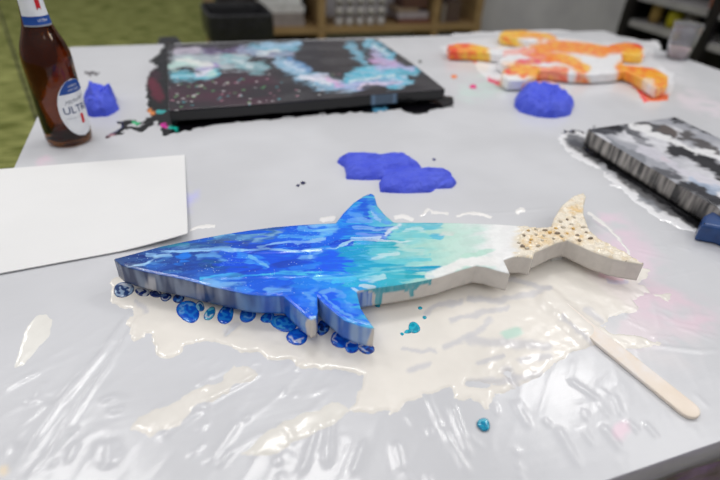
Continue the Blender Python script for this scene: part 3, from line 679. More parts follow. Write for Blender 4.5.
# ------------------------------------------------------------ white card at the left
c1 = np.array(P(185, 157)[:2]); c2 = np.array(P(189, 241)[:2]); c3 = np.array(P(0, 276)[:2]); c4 = np.array(P(0, 171.5)[:2])
dl = (c3 - c2); c3 = c2 + dl * 1.55; c4 = c1 + (c4 - c1) * 1.55
n1, n2 = 60, 24; co = []; fs = []
for lay in (0, 1):
    for j in range(n2 + 1):
        for i in range(n1 + 1):
            s, t = i / n1, j / n2
            p = (c1 * (1 - t) + c2 * t) * (1 - s) + (c4 * (1 - t) + c3 * t) * s
            z = TZ + .0026 + .0014 * lay + .0085 * max(0, 1 - s / .26) ** 1.3 * t * t + .0003
            co.append((p[0], p[1], z))
W1 = n1 + 1; LZ = W1 * (n2 + 1)
for j in range(n2):
    for i in range(n1):
        q_ = (j * W1 + i, j * W1 + i + 1, (j + 1) * W1 + i + 1, (j + 1) * W1 + i); fs.append(q_); fs.append(tuple(LZ + k for k in q_[::-1]))
for i in range(n1):
    fs.append((i, i + 1, LZ + i + 1, LZ + i)); b0 = n2 * W1; fs.append((b0 + i + 1, b0 + i, LZ + b0 + i, LZ + b0 + i + 1))
for j in range(n2):
    fs.append(((j + 1) * W1, j * W1, LZ + j * W1, LZ + (j + 1) * W1)); e = n1; fs.append((j * W1 + e, (j + 1) * W1 + e, LZ + (j + 1) * W1 + e, LZ + j * W1 + e))
pc = mesh_np('card_sheet', co, fs, M['paper'], None, None, smooth=False)
tag(pc, 'blank white card sheet lying at the left edge of the table beside the shark nose', 'card')

# ------------------------------------------------------------ crumpled gloves
def glove(lobes, label, folds=(), seed=0, step=.0012, extra=None):
    """lobes = list of (outline px, height m, base height); folds = fold lines in px"""
    allp = np.array([P(*p)[:2] for l in lobes for p in l[0]])
    lo = allp.min(0) - .008; hi = allp.max(0) + .008
    X, Y, q = grid_mesh(np.arange(lo[0], hi[0], step), np.arange(lo[1], hi[1], step))
    H = np.full(X.shape, -.003)
    g1 = fbm(X * 20, Y * 20, 145 + seed, 2)
    a1, b1 = rot(X, Y, 25 + seed * 31); a2, b2 = rot(X, Y, -40 + seed * 17)
    for pts, hh, b0 in lobes:
        wp = [P(*p)[:2] for p in pts]
        wx = X + .002 * fbm(X * 35, Y * 35, 141 + seed, 2); wy = Y + .002 * fbm(X * 35, Y * 35, 151 + seed, 2)
        sd = poly_sd(wx, wy, wp)
        prof = np.sqrt(np.clip(sd / .022, 0, 1)) * (1 - .18 * ss(.015, .04, sd))
        rid = 1 - np.abs(fbm(a1 * 14 + g1 * .6, b1 * 34 + g1 * .6, 161 + seed, 2)) * 2.0
        rid2 = 1 - np.abs(fbm(a2 * 40 + g1 * .5, b2 * 14, 171 + seed, 2)) * 2.0
        h = b0 * ss(0, .003, sd) + hh * prof * (.84 + .13 * np.clip(rid, -.5, 1) + .04 * np.clip(rid2, -.3, 1))
        h = np.where(sd > 0, h, -.003 + 0 * sd)
        h = np.where(sd > 0, h, np.maximum(-.003, sd * 2))
        H = np.maximum(H, h)
    ny_ = len(np.arange(lo[1], hi[1], step)); H = H.reshape(ny_, -1)
    for _ in range(7):
        Hp = np.pad(H, 1, mode='edge'); Hb = (Hp[:-2, 1:-1] + Hp[2:, 1:-1] + Hp[1:-1, :-2] + Hp[1:-1, 2:] + 2 * H) / 6
        H = np.where(H > 0, Hb, H)
    H = H.ravel()
    px = proj(np.stack([X, Y, np.full(X.shape, TZ)], 1))
    for pts, wd, am in folds:
        d, _ = seg_d(px[:, 0], px[:, 1], pts); H = np.where(H > 0, H + am * np.exp(-(d / wd) ** 2) * ss(0, .004, H), H)
    fm = (H[q] > -.0025).any(1); q = q[fm]; used = np.unique(q); mp = -np.ones(len(X), int); mp[used] = np.arange(len(used)); q = mp[q]
    Z = TZ + .0008 + H
    o = mesh_np('nitrile_glove', np.stack([X, Y, Z], 1)[used], q, M['glove'], None)
    tag(o, label, 'glove'); return o
glove([([(338, 160), (346, 157), (362, 156), (378, 158), (395, 156), (410, 159), (421, 168), (420, 176), (392, 181), (362, 181), (346, 180), (344, 168), (338, 164)], .017, .001),
       ([(379, 184), (388, 177), (404, 174), (424, 172), (447, 173), (456, 184), (452, 189), (437, 190), (430, 194), (400, 194), (380, 193)], .018, .0)],
      'blue nitrile glove laid flat and folded behind the shark dorsal fin', folds=[([(345, 163), (375, 164), (395, 168)], 1.5, .003), ([(400, 158), (408, 168)], 1.6, .003), ([(382, 182), (410, 176), (450, 178)], 1.4, .003), ([(430, 192), (448, 184)], 1.4, -.003), ([(385, 176), (425, 170)], 1.6, -.004)], seed=1)
glove([([(515, 100), (520, 93), (530, 92), (545, 93), (560, 97), (574, 106), (570, 116), (555, 119), (538, 118), (520, 113), (514, 107)], .034, .002)],
      'balled up blue nitrile glove in front of the orange turtle cutout', folds=[([(518, 97), (532, 104), (545, 116)], 2.4, -.006), ([(555, 95), (548, 112)], 2, .005), ([(530, 92), (540, 102)], 2, .004), ([(562, 100), (570, 112)], 1.6, -.004), ([(524, 108), (534, 116)], 1.6, .003)], seed=2)
glove([([(84, 100), (92, 96), (104, 95), (114, 99), (120, 110), (108, 117), (94, 118), (84, 116)], .036, .002),
       ([(103, 103), (108, 97), (115, 98), (117, 106), (110, 110)], .056, .006)],
      'crumpled blue nitrile glove standing behind the beer bottle', folds=[([(95, 100), (105, 110), (118, 110)], 2, .005), ([(88, 104), (100, 114)], 1.8, -.006), ([(110, 100), (104, 112)], 1.4, -.005), ([(92, 97), (97, 108)], 1.4, .004)], seed=4)

# ------------------------------------------------------------ black canvas with galaxy pour
CZT, CZB = TZ + .034, TZ + .010
cv_px = [(168.5, 110.5), (300, 100.5), (445.5, 89), (414, 64), (377, 38.7), (270, 41), (167, 44.5)]
CY, LV, PK = (120, 200, 226), (196, 196, 232), (214, 170, 220)
gal = [([(180, 60), (215, 62), (240, 60)], 8, (190, 206, 214), .85), ([(172, 76), (200, 76), (216, 73)], 4, (110, 200, 222), .9), ([(172, 66), (190, 62), (212, 72)], 4, (196, 232, 224), .8), ([(200, 68), (214, 66)], 3, (150, 110, 200), .7), ([(205, 52), (250, 50)], 3, (120, 96, 150), .5),
       ([(225, 58), (250, 66), (262, 68)], 5, (140, 190, 200), .8), ([(176, 52), (198, 50)], 3, (210, 200, 220), .7), ([(250, 50), (296, 46)], 4, (120, 190, 218), .9), ([(262, 46), (300, 44)], 2.4, (160, 200, 230), .85), ([(240, 50), (268, 55), (290, 53)], 3, (150, 160, 190), .8),
       ([(280, 62), (300, 74), (325, 84), (352, 86)], 6, (150, 196, 226), .9), ([(290, 60), (310, 70)], 3, (110, 160, 210), .8), ([(310, 78), (340, 82)], 2.6, (226, 220, 240), .85), ([(340, 86), (366, 82), (400, 82)], 4, (170, 180, 226), .9), ([(348, 78), (380, 74), (404, 78)], 5, (104, 196, 226), .9),
       ([(362, 70), (395, 70), (416, 72)], 4, (110, 200, 228), .85), ([(375, 60), (392, 62)], 4, (208, 170, 220), .85), ([(350, 46), (356, 52), (362, 60)], 4.5, (116, 186, 214), .85), ([(368, 42), (380, 50), (390, 56)], 4.5, (120, 200, 230), .85), ([(372, 50), (385, 60)], 3, (190, 190, 230), .8), ([(340, 86), (330, 80)], 2, (220, 160, 214), .7), ([(376, 68), (400, 66), (412, 70)], 2, (200, 186, 236), .7), ([(390, 88), (412, 82)], 2.6, (110, 200, 230), .8),
       ([(178, 60), (210, 64)], 2.2, (240, 240, 236), .8), ([(300, 76), (332, 84)], 1.6, (238, 236, 246), .8), ([(255, 54), (282, 50)], 1.4, (226, 236, 240), .8), ([(352, 80), (392, 76)], 1.5, (226, 240, 246), .8), ([(232, 60), (252, 67)], 1.6, (214, 226, 230), .7), ([(374, 46), (388, 54)], 1.5, (226, 240, 246), .8), ([(360, 86), (405, 80)], 1.2, (244, 226, 244), .7), ([(286, 62), (304, 72)], 1.4, (200, 220, 240), .7), ([(196, 74), (212, 70)], 1.4, (236, 226, 244), .8)]
def gal_col(co, px, sv):
    n = fbm(co[:, 0] * 10, co[:, 1] * 16, 181, 3)
    k = ss(-.2, .5, n)[:, None]
    cl = lin((44, 40, 46)) * (1 - k) + lin((62, 60, 64)) * k
    d, _ = seg_d(px[:, 0], px[:, 1], [(180, 98), (240, 88), (262, 90)]); km = (ss(26, 8, d) * .7 * (.7 + n))[:, None]; cl = cl * (1 - km) + lin((74, 34, 54)) * km
    cl = strokes_on(cl, px, co, gal, warp=2.6, freq=26, feather=.7)
    fine = perlin(co[:, 0] * 40 + n, co[:, 1] * 70, 185); kk = (np.clip(np.abs(cl.mean(1) - .3) < .35, 0, 1) * ss(.1, .5, fine) * (cl.mean(1) > .12) * .35)[:, None]; cl = cl * (1 - kk) + lin((230, 226, 240)) * kk
    cell = np.floor(co[:, :2] / .0052).astype(int); hsh = (_perm[(_perm[cell[:, 0] & 511] + cell[:, 1]) & 511]) % 26
    sp = (hsh == 3) & (px[:, 0] < 345) & (px[:, 1] > 74); cols = np.array([lin(c) for c in [(220, 220, 220), (90, 190, 200), (210, 150, 170), (120, 200, 130), (240, 240, 240)]])
    cl[sp] = cl[sp] * .35 + .65 * cols[(cell[sp, 0] * 3 + cell[sp, 1]) % 5]
    s = sv > .06
    cl[s] = lin((9, 9, 12))
    d, _ = seg_d(px[:, 0], px[:, 1], [(372, 90), (396, 90)]); kd = (ss(3, 0, np.minimum(np.abs(px[:, 0] - 373), np.abs(px[:, 0] - 395))) * .9 + .4 * ss(12, 9, np.abs(px[:, 0] - 384)))[:, None] * (px[:, 1] > 80)[:, None]
    kd = np.clip(kd * s[:, None] * (px[:, 1] > 86)[:, None], 0, .8); cl = cl * (1 - kd) + lin((110, 140, 170)) * kd
    return cl
gx, gy, _ = P(300, 75, CZT)
gc, gol = board('painted_canvas', cv_px, CZT, CZB, .0032, gal_col, 'gloss', None, bev=.002, sm=1)
tag(gc, 'large black canvas with cyan, lavender and pink galaxy pour, at the back of the table', 'canvas')
for p in [(200, 96), (410, 84), (210, 52), (355, 48)]:
    a_ = P(p[0], p[1], CZT); o = box('support_block', (a_[0], a_[1], TZ + .0055), (.03, .03, .009), M['support'], gc)
BLK = (10, 9, 13)
blk_st = [([(152, 84), (160, 98)], 5, (110, 22, 50), .8), ([(150, 70), (158, 76)], 4, (60, 18, 40), .7), ([(150, 112), (153, 114)], 2.2, (240, 150, 80), .9), ([(158, 113), (165, 112)], 1.6, (70, 200, 200), .9), ([(162, 126), (167, 128)], 2, (230, 40, 170), .95), ([(171, 129), (176, 130)], 2.2, (30, 190, 170), .95), ([(374, 110), (386, 110)], 2, (90, 170, 210), .8), ([(134, 124), (137, 124)], 1.6, (80, 200, 140), .9), ([(108, 136), (114, 138)], 2.4, (220, 170, 180), .6)]
paint('paint_puddle', [[(165, 42), (173, 42), (185, 60), (190, 100), (182, 132), (164, 137), (160, 128), (157, 122), (148, 112), (146, 84), (150, 72), (158, 66), (148, 62), (160, 54)],
                       [(150, 108), (240, 104), (340, 98), (400, 88), (440, 92), (455, 100), (452, 108), (436, 110), (420, 115), (408, 113), (396, 110), (372, 113), (340, 113), (300, 117), (250, 121), (205, 127), (176, 134), (160, 120)],
                       ([(158, 118), (146, 127), (140, 130)], 2.4), ([(156, 118), (138, 124), (124, 124)], 1.8), ([(140, 130), (126, 129), (118, 133), (106, 138)], 1.8), ([(126, 124), (122, 130)], 3), ([(117, 122), (130, 122)], 1)],
      .0014, BLK, 'glossy black paint puddle spreading from under the galaxy canvas', matl='drip', wob=2.2, step=.003, strokes=blk_st, edge=1.6, freq=45)
paint('paint_smear', [([(85, 73), (98, 74)], 1.2), ([(94, 72), (90, 76)], 1)], .0006, (90, 86, 90), 'thin grey paint smear on the film near the back left table corner', matl='cream', wob=2, step=.002, edge=1)

# ------------------------------------------------------------ marbled grey canvas at the right
QZT, QZB = TZ + .040, TZ + .008
ca = np.array(P(587.5, 128.5, QZT)[:2]); cb = np.array(P(675, 116.5, QZT)[:2]); cc_ = np.array(P(720, 208.5, QZT)[:2])
print('marble', np.linalg.norm(cb - ca), np.linalg.norm(cc_ - ca), np.dot(cb - ca, cc_ - ca) / np.linalg.norm(cb - ca) / np.linalg.norm(cc_ - ca))
e1 = (cb - ca) / np.linalg.norm(cb - ca); e2 = (cc_ - ca) / np.linalg.norm(cc_ - ca)
Lb = np.linalg.norm(cb - ca); Lc = np.linalg.norm(cc_ - ca) * 1.06
mw = [tuple(ca), tuple(cb), tuple(cb + e2 * Lc), tuple(ca + e2 * Lc)]
mst = [([(590, 130), (606, 131), (618, 130)], 4, (52, 54, 62), .9), ([(600, 126), (622, 128)], 2.2, (30, 30, 36), .9), ([(625, 126), (640, 136)], 3, (80, 80, 86), .85), ([(640, 122), (662, 130), (672, 135)], 4.5, (64, 62, 66), .9), ([(662, 128), (676, 134)], 3, (110, 100, 96), .7), ([(676, 118), (700, 124), (722, 132)], 4.5, (32, 32, 36), .95), ([(684, 134), (700, 142), (714, 152)], 4.5, (86, 82, 82), .9),
       ([(672, 150), (690, 152), (708, 164), (724, 174)], 6, (28, 28, 32), .95), ([(655, 172), (676, 176)], 5, (60, 60, 66), .8), ([(682, 188), (700, 188), (712, 194), (716, 206)], 6, (30, 30, 36), .95), ([(700, 196), (708, 204)], 5, (40, 40, 46), .9), ([(610, 142), (640, 158)], 4, (110, 114, 122), .6), ([(630, 132), (650, 146)], 3, (90, 92, 100), .6), ([(596, 136), (606, 142)], 3, (214, 214, 220), .9),
       ([(632, 124), (655, 134), (680, 144), (720, 158)], 2.4, (240, 240, 242), .95), ([(660, 156), (668, 162)], 2, (240, 170, 170), .5), ([(640, 150), (660, 156), (680, 170), (716, 184)], 4, (216, 214, 224), .8), ([(690, 180), (716, 190)], 3, (180, 196, 220), .7)]
def mar_col(co, px, sv):
    n = fbm(co[:, 0] * 9, co[:, 1] * 9, 191, 4); k = ss(-.5, .5, n)[:, None]
    cl = lin((168, 170, 178)) * (1 - k) + lin((226, 226, 232)) * k
    cl = strokes_on(cl, px, co, mst, warp=3.5, freq=34)
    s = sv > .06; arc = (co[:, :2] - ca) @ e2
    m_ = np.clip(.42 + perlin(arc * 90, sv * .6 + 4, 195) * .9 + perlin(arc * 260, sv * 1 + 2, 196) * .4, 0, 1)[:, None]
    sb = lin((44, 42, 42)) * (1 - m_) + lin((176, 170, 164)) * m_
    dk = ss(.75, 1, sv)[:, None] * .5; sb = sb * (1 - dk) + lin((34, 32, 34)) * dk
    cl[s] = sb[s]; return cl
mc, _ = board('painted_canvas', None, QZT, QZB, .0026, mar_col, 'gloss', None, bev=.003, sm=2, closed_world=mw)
tag(mc, 'thick canvas with black, grey and white marbled pour at the right edge', 'canvas')
for s_, t_ in [(.15, .12), (.85, .12), (.15, .85), (.85, .85)]:
    p = ca + e1 * Lb * s_ + e2 * Lc * t_; box('support_block', (p[0], p[1], TZ + .0045), (.03, .03, .0075), M['support'], mc)
paint('paint_puddle', [[(560, 134), (572, 132), (590, 134), (640, 160), (720, 215), (724, 246), (700, 233), (680, 230), (664, 222), (650, 214), (630, 199), (610, 182), (600, 170), (584, 164), (566, 152), (559, 143)]],
      .0012, (240, 240, 243), 'white ring of poured paint around the foot of the marbled canvas', wob=2.6, step=.0022, edge=1.6,
      strokes=[([(572, 144), (590, 156), (620, 176), (650, 200), (676, 216), (700, 228)], 4.5, (34, 34, 40), .85), ([(570, 140), (582, 144)], 6, (80, 82, 90), .85), ([(590, 148), (640, 180), (700, 222), (720, 232)], 8, (20, 20, 24), .95, .25), ([(640, 198), (660, 212)], 3, (130, 134, 142), .7), ([(600, 166), (615, 178)], 2, (200, 202, 208), .8), ([(700, 232), (708, 232)], 4, (30, 40, 90), .8)])
paint('paint_smear', [([(562, 134), (576, 132), (584, 134)], 1.4)], .0016, (60, 60, 68), 'dark grey paint streak at the left corner of the marbled canvas', matl='drip', wob=2, step=.0015, edge=1)
# blue block cut by the frame
zb = TZ + .028
bw = [P(722, 210, zb + .006)[:2], P(705, 217, zb)[:2], P(700.5, 229, zb - .018)[:2], P(716, 236, zb - .02)[:2], P(740, 246, zb - .02)[:2], P(745, 220, zb)[:2]]
M['navy'] = mat('navy blue paint', (34, 72, 128), .35, noise=(40, (30, 64, 118), 2), attr=True, coat=.3)
nb, _ = board('painted_block', None, TZ + .030, TZ + .0035, .003, lambda co, px, sv: np.tile(lin((34, 74, 132)), (len(co), 1)), 'navy', None, bev=.004, sm=1,
              closed_world=[P(*p, TZ + .03)[:2] for p in [(704, 215), (722, 206), (760, 214), (762, 246), (724, 228), (702, 224)]])
tag(nb, 'navy blue painted block cut by the right frame edge in front of the marbled canvas', 'painted block')

# ------------------------------------------------------------ turtle cut-out
def z5(l): return [(440 + a / 3, 20 + b / 3) for a, b in l]
OZT = TZ + .030; OZB = TZ + .006
turtle = z5([(22, 76), (50, 69), (90, 69), (130, 78), (150, 84), (205, 84), (255, 78), (300, 66), (250, 58), (190, 50), (178, 42), (190, 32), (250, 30), (330, 40), (358, 54), (430, 64), (500, 78), (515, 72), (560, 66), (600, 72), (622, 90), (612, 104), (580, 104), (545, 98), (548, 118), (552, 135), (600, 138), (650, 146), (686, 168), (684, 196), (652, 206), (622, 188), (590, 166), (555, 152), (520, 158), (460, 162), (400, 160), (330, 150), (296, 150), (292, 168), (250, 180), (205, 180), (184, 166), (190, 148), (226, 138), (190, 132), (174, 122), (182, 112), (205, 106), (150, 98), (110, 94), (30, 92)])
def z5s(l): return [(z5(a), w_ / 3 * 1.25, c, al) for a, w_, c, al in l]
OR, YE, RE, MG, WT = (254, 146, 38), (252, 200, 60), (244, 70, 50), (238, 30, 100), (240, 240, 240)
tst = z5s([([(20, 84), (110, 84)], 16, OR, .95), ([(24, 80), (40, 88)], 10, RE, .9), ([(110, 80), (132, 90)], 12, YE, .95), ([(60, 74), (80, 74)], 5, RE, .8), ([(178, 42), (240, 38)], 14, YE, .95), ([(240, 40), (340, 50)], 9, (250, 180, 50), .9), ([(280, 44), (300, 60)], 6, (250, 160, 60), .7),
           ([(280, 92), (340, 78), (440, 84), (490, 92)], 15, (252, 148, 40), .95), ([(250, 96), (300, 108), (360, 112)], 9, (250, 120, 90), .85), ([(230, 126), (300, 124), (350, 118)], 6, MG, .85), ([(330, 112), (380, 118), (430, 150)], 11, (252, 150, 50), .95), ([(370, 108), (420, 126), (446, 150)], 7, (252, 196, 90), .8), ([(290, 150), (380, 152)], 9, (250, 130, 80), .85), ([(200, 98), (280, 90)], 7, (250, 180, 170), .8), ([(150, 80), (190, 76)], 4, (250, 190, 180), .7),
           ([(190, 150), (240, 148), (285, 156)], 15, (252, 176, 60), .95), ([(200, 158), (225, 160)], 6, MG, .85), ([(250, 170), (262, 160)], 5, (252, 130, 60), .8), ([(190, 166), (205, 178)], 6, WT, .8), ([(510, 80), (590, 84)], 16, (252, 140, 40), .95), ([(588, 78), (600, 80)], 6, RE, .9), ([(560, 100), (605, 102)], 8, YE, .8), ([(612, 92), (620, 98)], 5, WT, .7),
           ([(552, 145), (600, 152), (640, 165)], 20, (252, 160, 40), .95), ([(640, 160), (670, 190)], 20, (252, 178, 50), .95), ([(572, 146), (640, 152)], 4, (250, 120, 60), .8), ([(618, 180), (640, 184)], 7, (246, 220, 190), .9), ([(660, 180), (676, 186)], 3, RE, .6)])
def tur_col(co, px, sv):
    cl = np.tile(lin((240, 240, 242)), (len(co), 1)); q2 = px.copy(); q2[:, 1] -= sv * 11
    cl = strokes_on(cl, q2, co, tst, warp=1.6, freq=24)
    n = perlin(co[:, 0] * 55, co[:, 1] * 55 + sv, 205); hot = (cl[:, 2] < .45)
    k = (ss(.1, .5, n) * hot * .6)[:, None]; cl = cl * (1 - k) + lin((250, 204, 70)) * k
    k = (ss(-.15, -.5, n) * hot * .6)[:, None]; cl = cl * (1 - k) + lin((244, 84, 50)) * k
    return cl
tc_, _ = board('turtle_board', turtle, OZT, OZB, .0032, tur_col, 'satin', None, bev=.003, sm=2)
tag(tc_, 'white turtle-shaped cutout with orange, yellow and pink poured paint on its flippers', 'painted cutout')
for p in [(560, 60), (590, 66), (520, 56)]:
    a_ = P(p[0], p[1], OZT); box('support_block', (a_[0], a_[1], TZ + .0035), (.025, .025, .0055), M['support'], tc_)
paint('paint_puddle', [z5([(-6, 80), (20, 100), (60, 118), (100, 130), (120, 160), (170, 200), (240, 206), (420, 180), (540, 176), (600, 220), (610, 250), (680, 240), (700, 200), (700, 160), (640, 120), (640, 80), (560, 70), (460, 64), (340, 48), (170, 50), (40, 64)])],
      .0012, (238, 238, 241), 'white paint puddle with orange and pink edges under the turtle cutout', wob=2.0, step=.0035, freq=16, edge=1.6,
      strokes=z5s([([(24, 116), (60, 122), (100, 124)], 7, (250, 120, 70), .9), ([(30, 108), (80, 118)], 6, (246, 60, 90), .9), ([(146, 186), (180, 196)], 8, MG, .95), ([(180, 198), (250, 200), (290, 184)], 8, (250, 140, 110), .9), ([(300, 182), (380, 184)], 5, (240, 140, 120), .6), ([(592, 200), (610, 230)], 12, (250, 120, 60), .95), ([(610, 240), (650, 236), (678, 236)], 12, (252, 120, 60), .95), ([(600, 214), (616, 244)], 5, MG, .7), ([(560, 180), (590, 200)], 5, (250, 150, 110), .8), ([(570, 240)], 7, (248, 230, 130), .7)]))

# ------------------------------------------------------------ beer bottle
bx, by, _ = P(70.5, 140.5)
M['amber'] = mat('amber glass', (158, 98, 46), .04, spec=.5, trans=1.0, ior=1.45, noise=(10, (148, 88, 38), 1))
M['beer'] = mat('dark beer residue', (70, 26, 6), .1, trans=.9, ior=1.33)
M['lwhite'] = mat('label white', (236, 238, 242), .4, noise=(60, (230, 232, 238), 1)); M['lblue'] = mat('label blue', (30, 78, 160), .4, noise=(60, (26, 70, 150), 1)); M['lred'] = mat('label red', (206, 34, 44), .4); M['lnavy'] = mat('label navy', (40, 66, 120), .4); M['lgrey'] = mat('label silver', (150, 155, 165), .35)
BS = 1.2
bt = tag(empty('beer_bottle', (bx, by, TZ + .0014)), 'brown glass beer bottle with white oval label standing at the back left of the table', 'bottle')
R0 = .0315
prof = [(.0005, .006), (.020, .003), (.027, .0), (R0 - .001, .003), (R0, .008), (R0, .118), (R0 - .001, .128), (R0 - .004, .140), (R0 - .009, .152), (.0185, .163), (.0165, .172), (.0150, .185), (.0142, .205), (.0135, .222), (.0132, .226), (.0142, .228), (.0142, .236), (.0132, .239)]
inn = [(.0098, .239), (.0100, .222), (.0115, .19), (.0135, .172), (.016, .162), (R0 - .0115, .152), (R0 - .0065, .14), (R0 - .003, .126), (R0 - .0028, .012), (.024, .008), (.0005, .010)]
lathe('glass_body', prof + inn, M['amber'], bt, n=72)
def radius_at(z):
    return float(np.interp(z, [p[1] for p in prof[3:]], [p[0] for p in prof[3:]]))
view = math.atan2(-by, -bx)                 # direction from bottle to camera
def patch(name, az0, outline_fn, z0, z1, m, parent, off=.0004, nu=48, nv=40, u0=-1, u1=1):
    co = []; fs = []
    for j in range(nv + 1):
        z = z0 + (z1 - z0) * j / nv
        hw = outline_fn((z - z0) / (z1 - z0))
        for i in range(nu + 1):
            u = (u0 + (u1 - u0) * i / nu) * hw; rr = radius_at(z) + off; a_ = az0 + u / rr
            co.append((rr * math.cos(a_), rr * math.sin(a_), z))
            if i < nu and j < nv: k = j * (nu + 1) + i; fs.append((k, k + 1, k + nu + 2, k + nu + 1))
    return mesh_np(name, co, fs, m, parent)
LA = view + .74
oval = lambda t: .0275 * math.sqrt(max(0, 1 - (2 * t - 1) ** 2)) + .0002
lab = patch('front_label', LA, oval, .014, .096, M['lwhite'], bt)
def ov_cap(t):  # the blue cap is the top of the oval
    z = .077 + (.0945 - .077) * t; s = (z - .014) / .082; return max(.0002, .0262 * math.sqrt(max(0, 1 - (2 * s - 1) ** 2)))
patch('label_cap', LA, ov_cap, .077, .0945, M['lblue'], lab, off=.0007)
patch('label_ribbon', LA + .0025 / R0, lambda t: .0026, .032, .046, M['lred'], lab, off=.0008, nu=6, nv=8)
def text_on(s, size, az, zc, m, parent, name, off=.0009, shear=0, tilt=0):
    cu = bpy.data.curves.new('t', 'FONT'); cu.body = s; cu.size = size; cu.align_x = 'CENTER'; cu.align_y = 'CENTER'; cu.shear = shear; cu.resolution_u = 3
    ob = bpy.data.objects.new('t', cu); COL.objects.link(ob)
    dg = bpy.context.evaluated_depsgraph_get(); me = bpy.data.meshes.new_from_object(ob.evaluated_get(dg))
    bpy.data.objects.remove(ob)
    for v in me.vertices:
        z = zc + v.co.y + v.co.x * tilt; rr = radius_at(z) + off; a_ = az + v.co.x / rr
        v.co = (rr * math.cos(a_), rr * math.sin(a_), z)
    return link(name, me, m, parent)
text_on('ULTRA', .0150, LA, .054, M['lnavy'], lab, 'label_text')
text_on('Michelob', .0085, LA - .1, .067, M['lgrey'], lab, 'label_text', shear=.4, tilt=.15)
text_on('SUPERIOR', .0036, LA, .0870, M['lwhite'], lab, 'label_text'); text_on('LIGHT BEER', .0036, LA, .0815, M['lwhite'], lab, 'label_text')
text_on('superior light beer', .0028, LA - .35, .043, M['lgrey'], lab, 'label_text')
NA = view + .18
nl = patch('neck_label', NA, lambda t: .0205, .168, .214, M['lwhite'], bt)
patch('neck_band', NA, lambda t: .0208, .166, .176, M['lblue'], nl, off=.0007)
patch('neck_band_edge', NA, lambda t: .0205, .1640, .166, M['lgrey'], nl, off=.0006)
text_on('ULTRA', .0042, NA + .3, .1712, M['lwhite'], nl, 'label_text'); 
# neck ribbon with swallow tail
co = []; fs = []
rz = [(-.0026, .214), (.0026, .214), (-.0026, .183), (.0026, .183), (0, .187)]
def wrap(x_, z_): rr = radius_at(z_) + .0008; a_ = NA + .30 + x_ / rr; return (rr * math.cos(a_), rr * math.sin(a_), z_)
for j in range(13):
    z = .214 - (.214 - .183) * j / 12
    for x_ in (-.003, 0, .003):
        co.append(wrap(x_, z + (.004 if (j == 12 and x_ == 0) else 0)))
    if j < 12:
        for i in range(2): k = j * 3 + i; fs.append((k, k + 1, k + 4, k + 3))
mesh_np('neck_ribbon', co, fs, M['lred'], nl)
bt.scale = (BS, BS, BS)

# ------------------------------------------------------------ clear plastic cup
ux, uy, _ = P(679, 58.5)
M['clear'] = mat('clear plastic', (235, 235, 240), .08, trans=.9, ior=1.3, spec=.4, noise=(20, (225, 225, 232), 1))
M['resid'] = mat('pinkish paint residue', (232, 205, 205), .4, alpha=.75, noise=(60, (240, 225, 215), 3))
cp = tag(empty('plastic_cup', (ux - .012, uy, TZ + .0014)), 'empty clear plastic cup standing at the right back edge of the table', 'cup')
lathe('cup_wall', [(.0005, .0015), (.026, .0), (.030, .002), (.0345, .045), (.0355, .047), (.038, .080), (.0395, .082), (.038, .084), (.0365, .080), (.034, .047), (.0325, .043), (.0285, .004), (.0005, .004)], M['clear'], cp, n=56)
cp.scale = (1.12, 1.12, 1.25)
lathe('paint_residue', [(.0005, .0045), (.0278, .0045), (.0292, .020), (.0300, .026), (.0292, .0262), (.0280, .020), (.0265, .006), (.0005, .006)], M['resid'], cp, n=48)

# ------------------------------------------------------------ background: waste bin
binx, biny = .36, 3.16
bn = tag(empty('waste_bin', (binx, biny, 0), .03), 'black rectangular waste bin with a bag on the carpet behind the table', 'waste bin')
def ring_loft(name, rings, m, parent, cap=True):
    co = []; fs = []; N = 32
    for (hx, hy, z) in rings:
        for k in range(N):
            t = 2 * math.pi * (k + .5) / N; c_, s_ = math.cos(t), math.sin(t); p_ = .28
            co.append((hx * math.copysign(abs(c_) ** p_, c_), hy * math.copysign(abs(s_) ** p_, s_), z))
    for j in range(len(rings) - 1):
        for k in range(N): fs.append((j * N + k, j * N + (k + 1) % N, (j + 1) * N + (k + 1) % N, (j + 1) * N + k))
    if cap: fs.append(tuple(range(N))[::-1]); fs.append(tuple(range((len(rings) - 1) * N, len(rings) * N)))
    return mesh_np(name, co, fs, m, parent, smooth=False)
ring_loft('bin_body', [(.13, .15, 0), (.165, .19, .53), (.175, .20, .535), (.175, .20, .555), (.163, .188, .557), (.158, .183, .53), (.124, .144, .02)], M['black'], bn)
ring_loft('bin_bag', [(.182, .206, .44), (.183, .208, .50), (.180, .205, .560), (.168, .192, .565), (.160, .184, .54), (.14, .16, .25)], M['bag'], bn, cap=False)

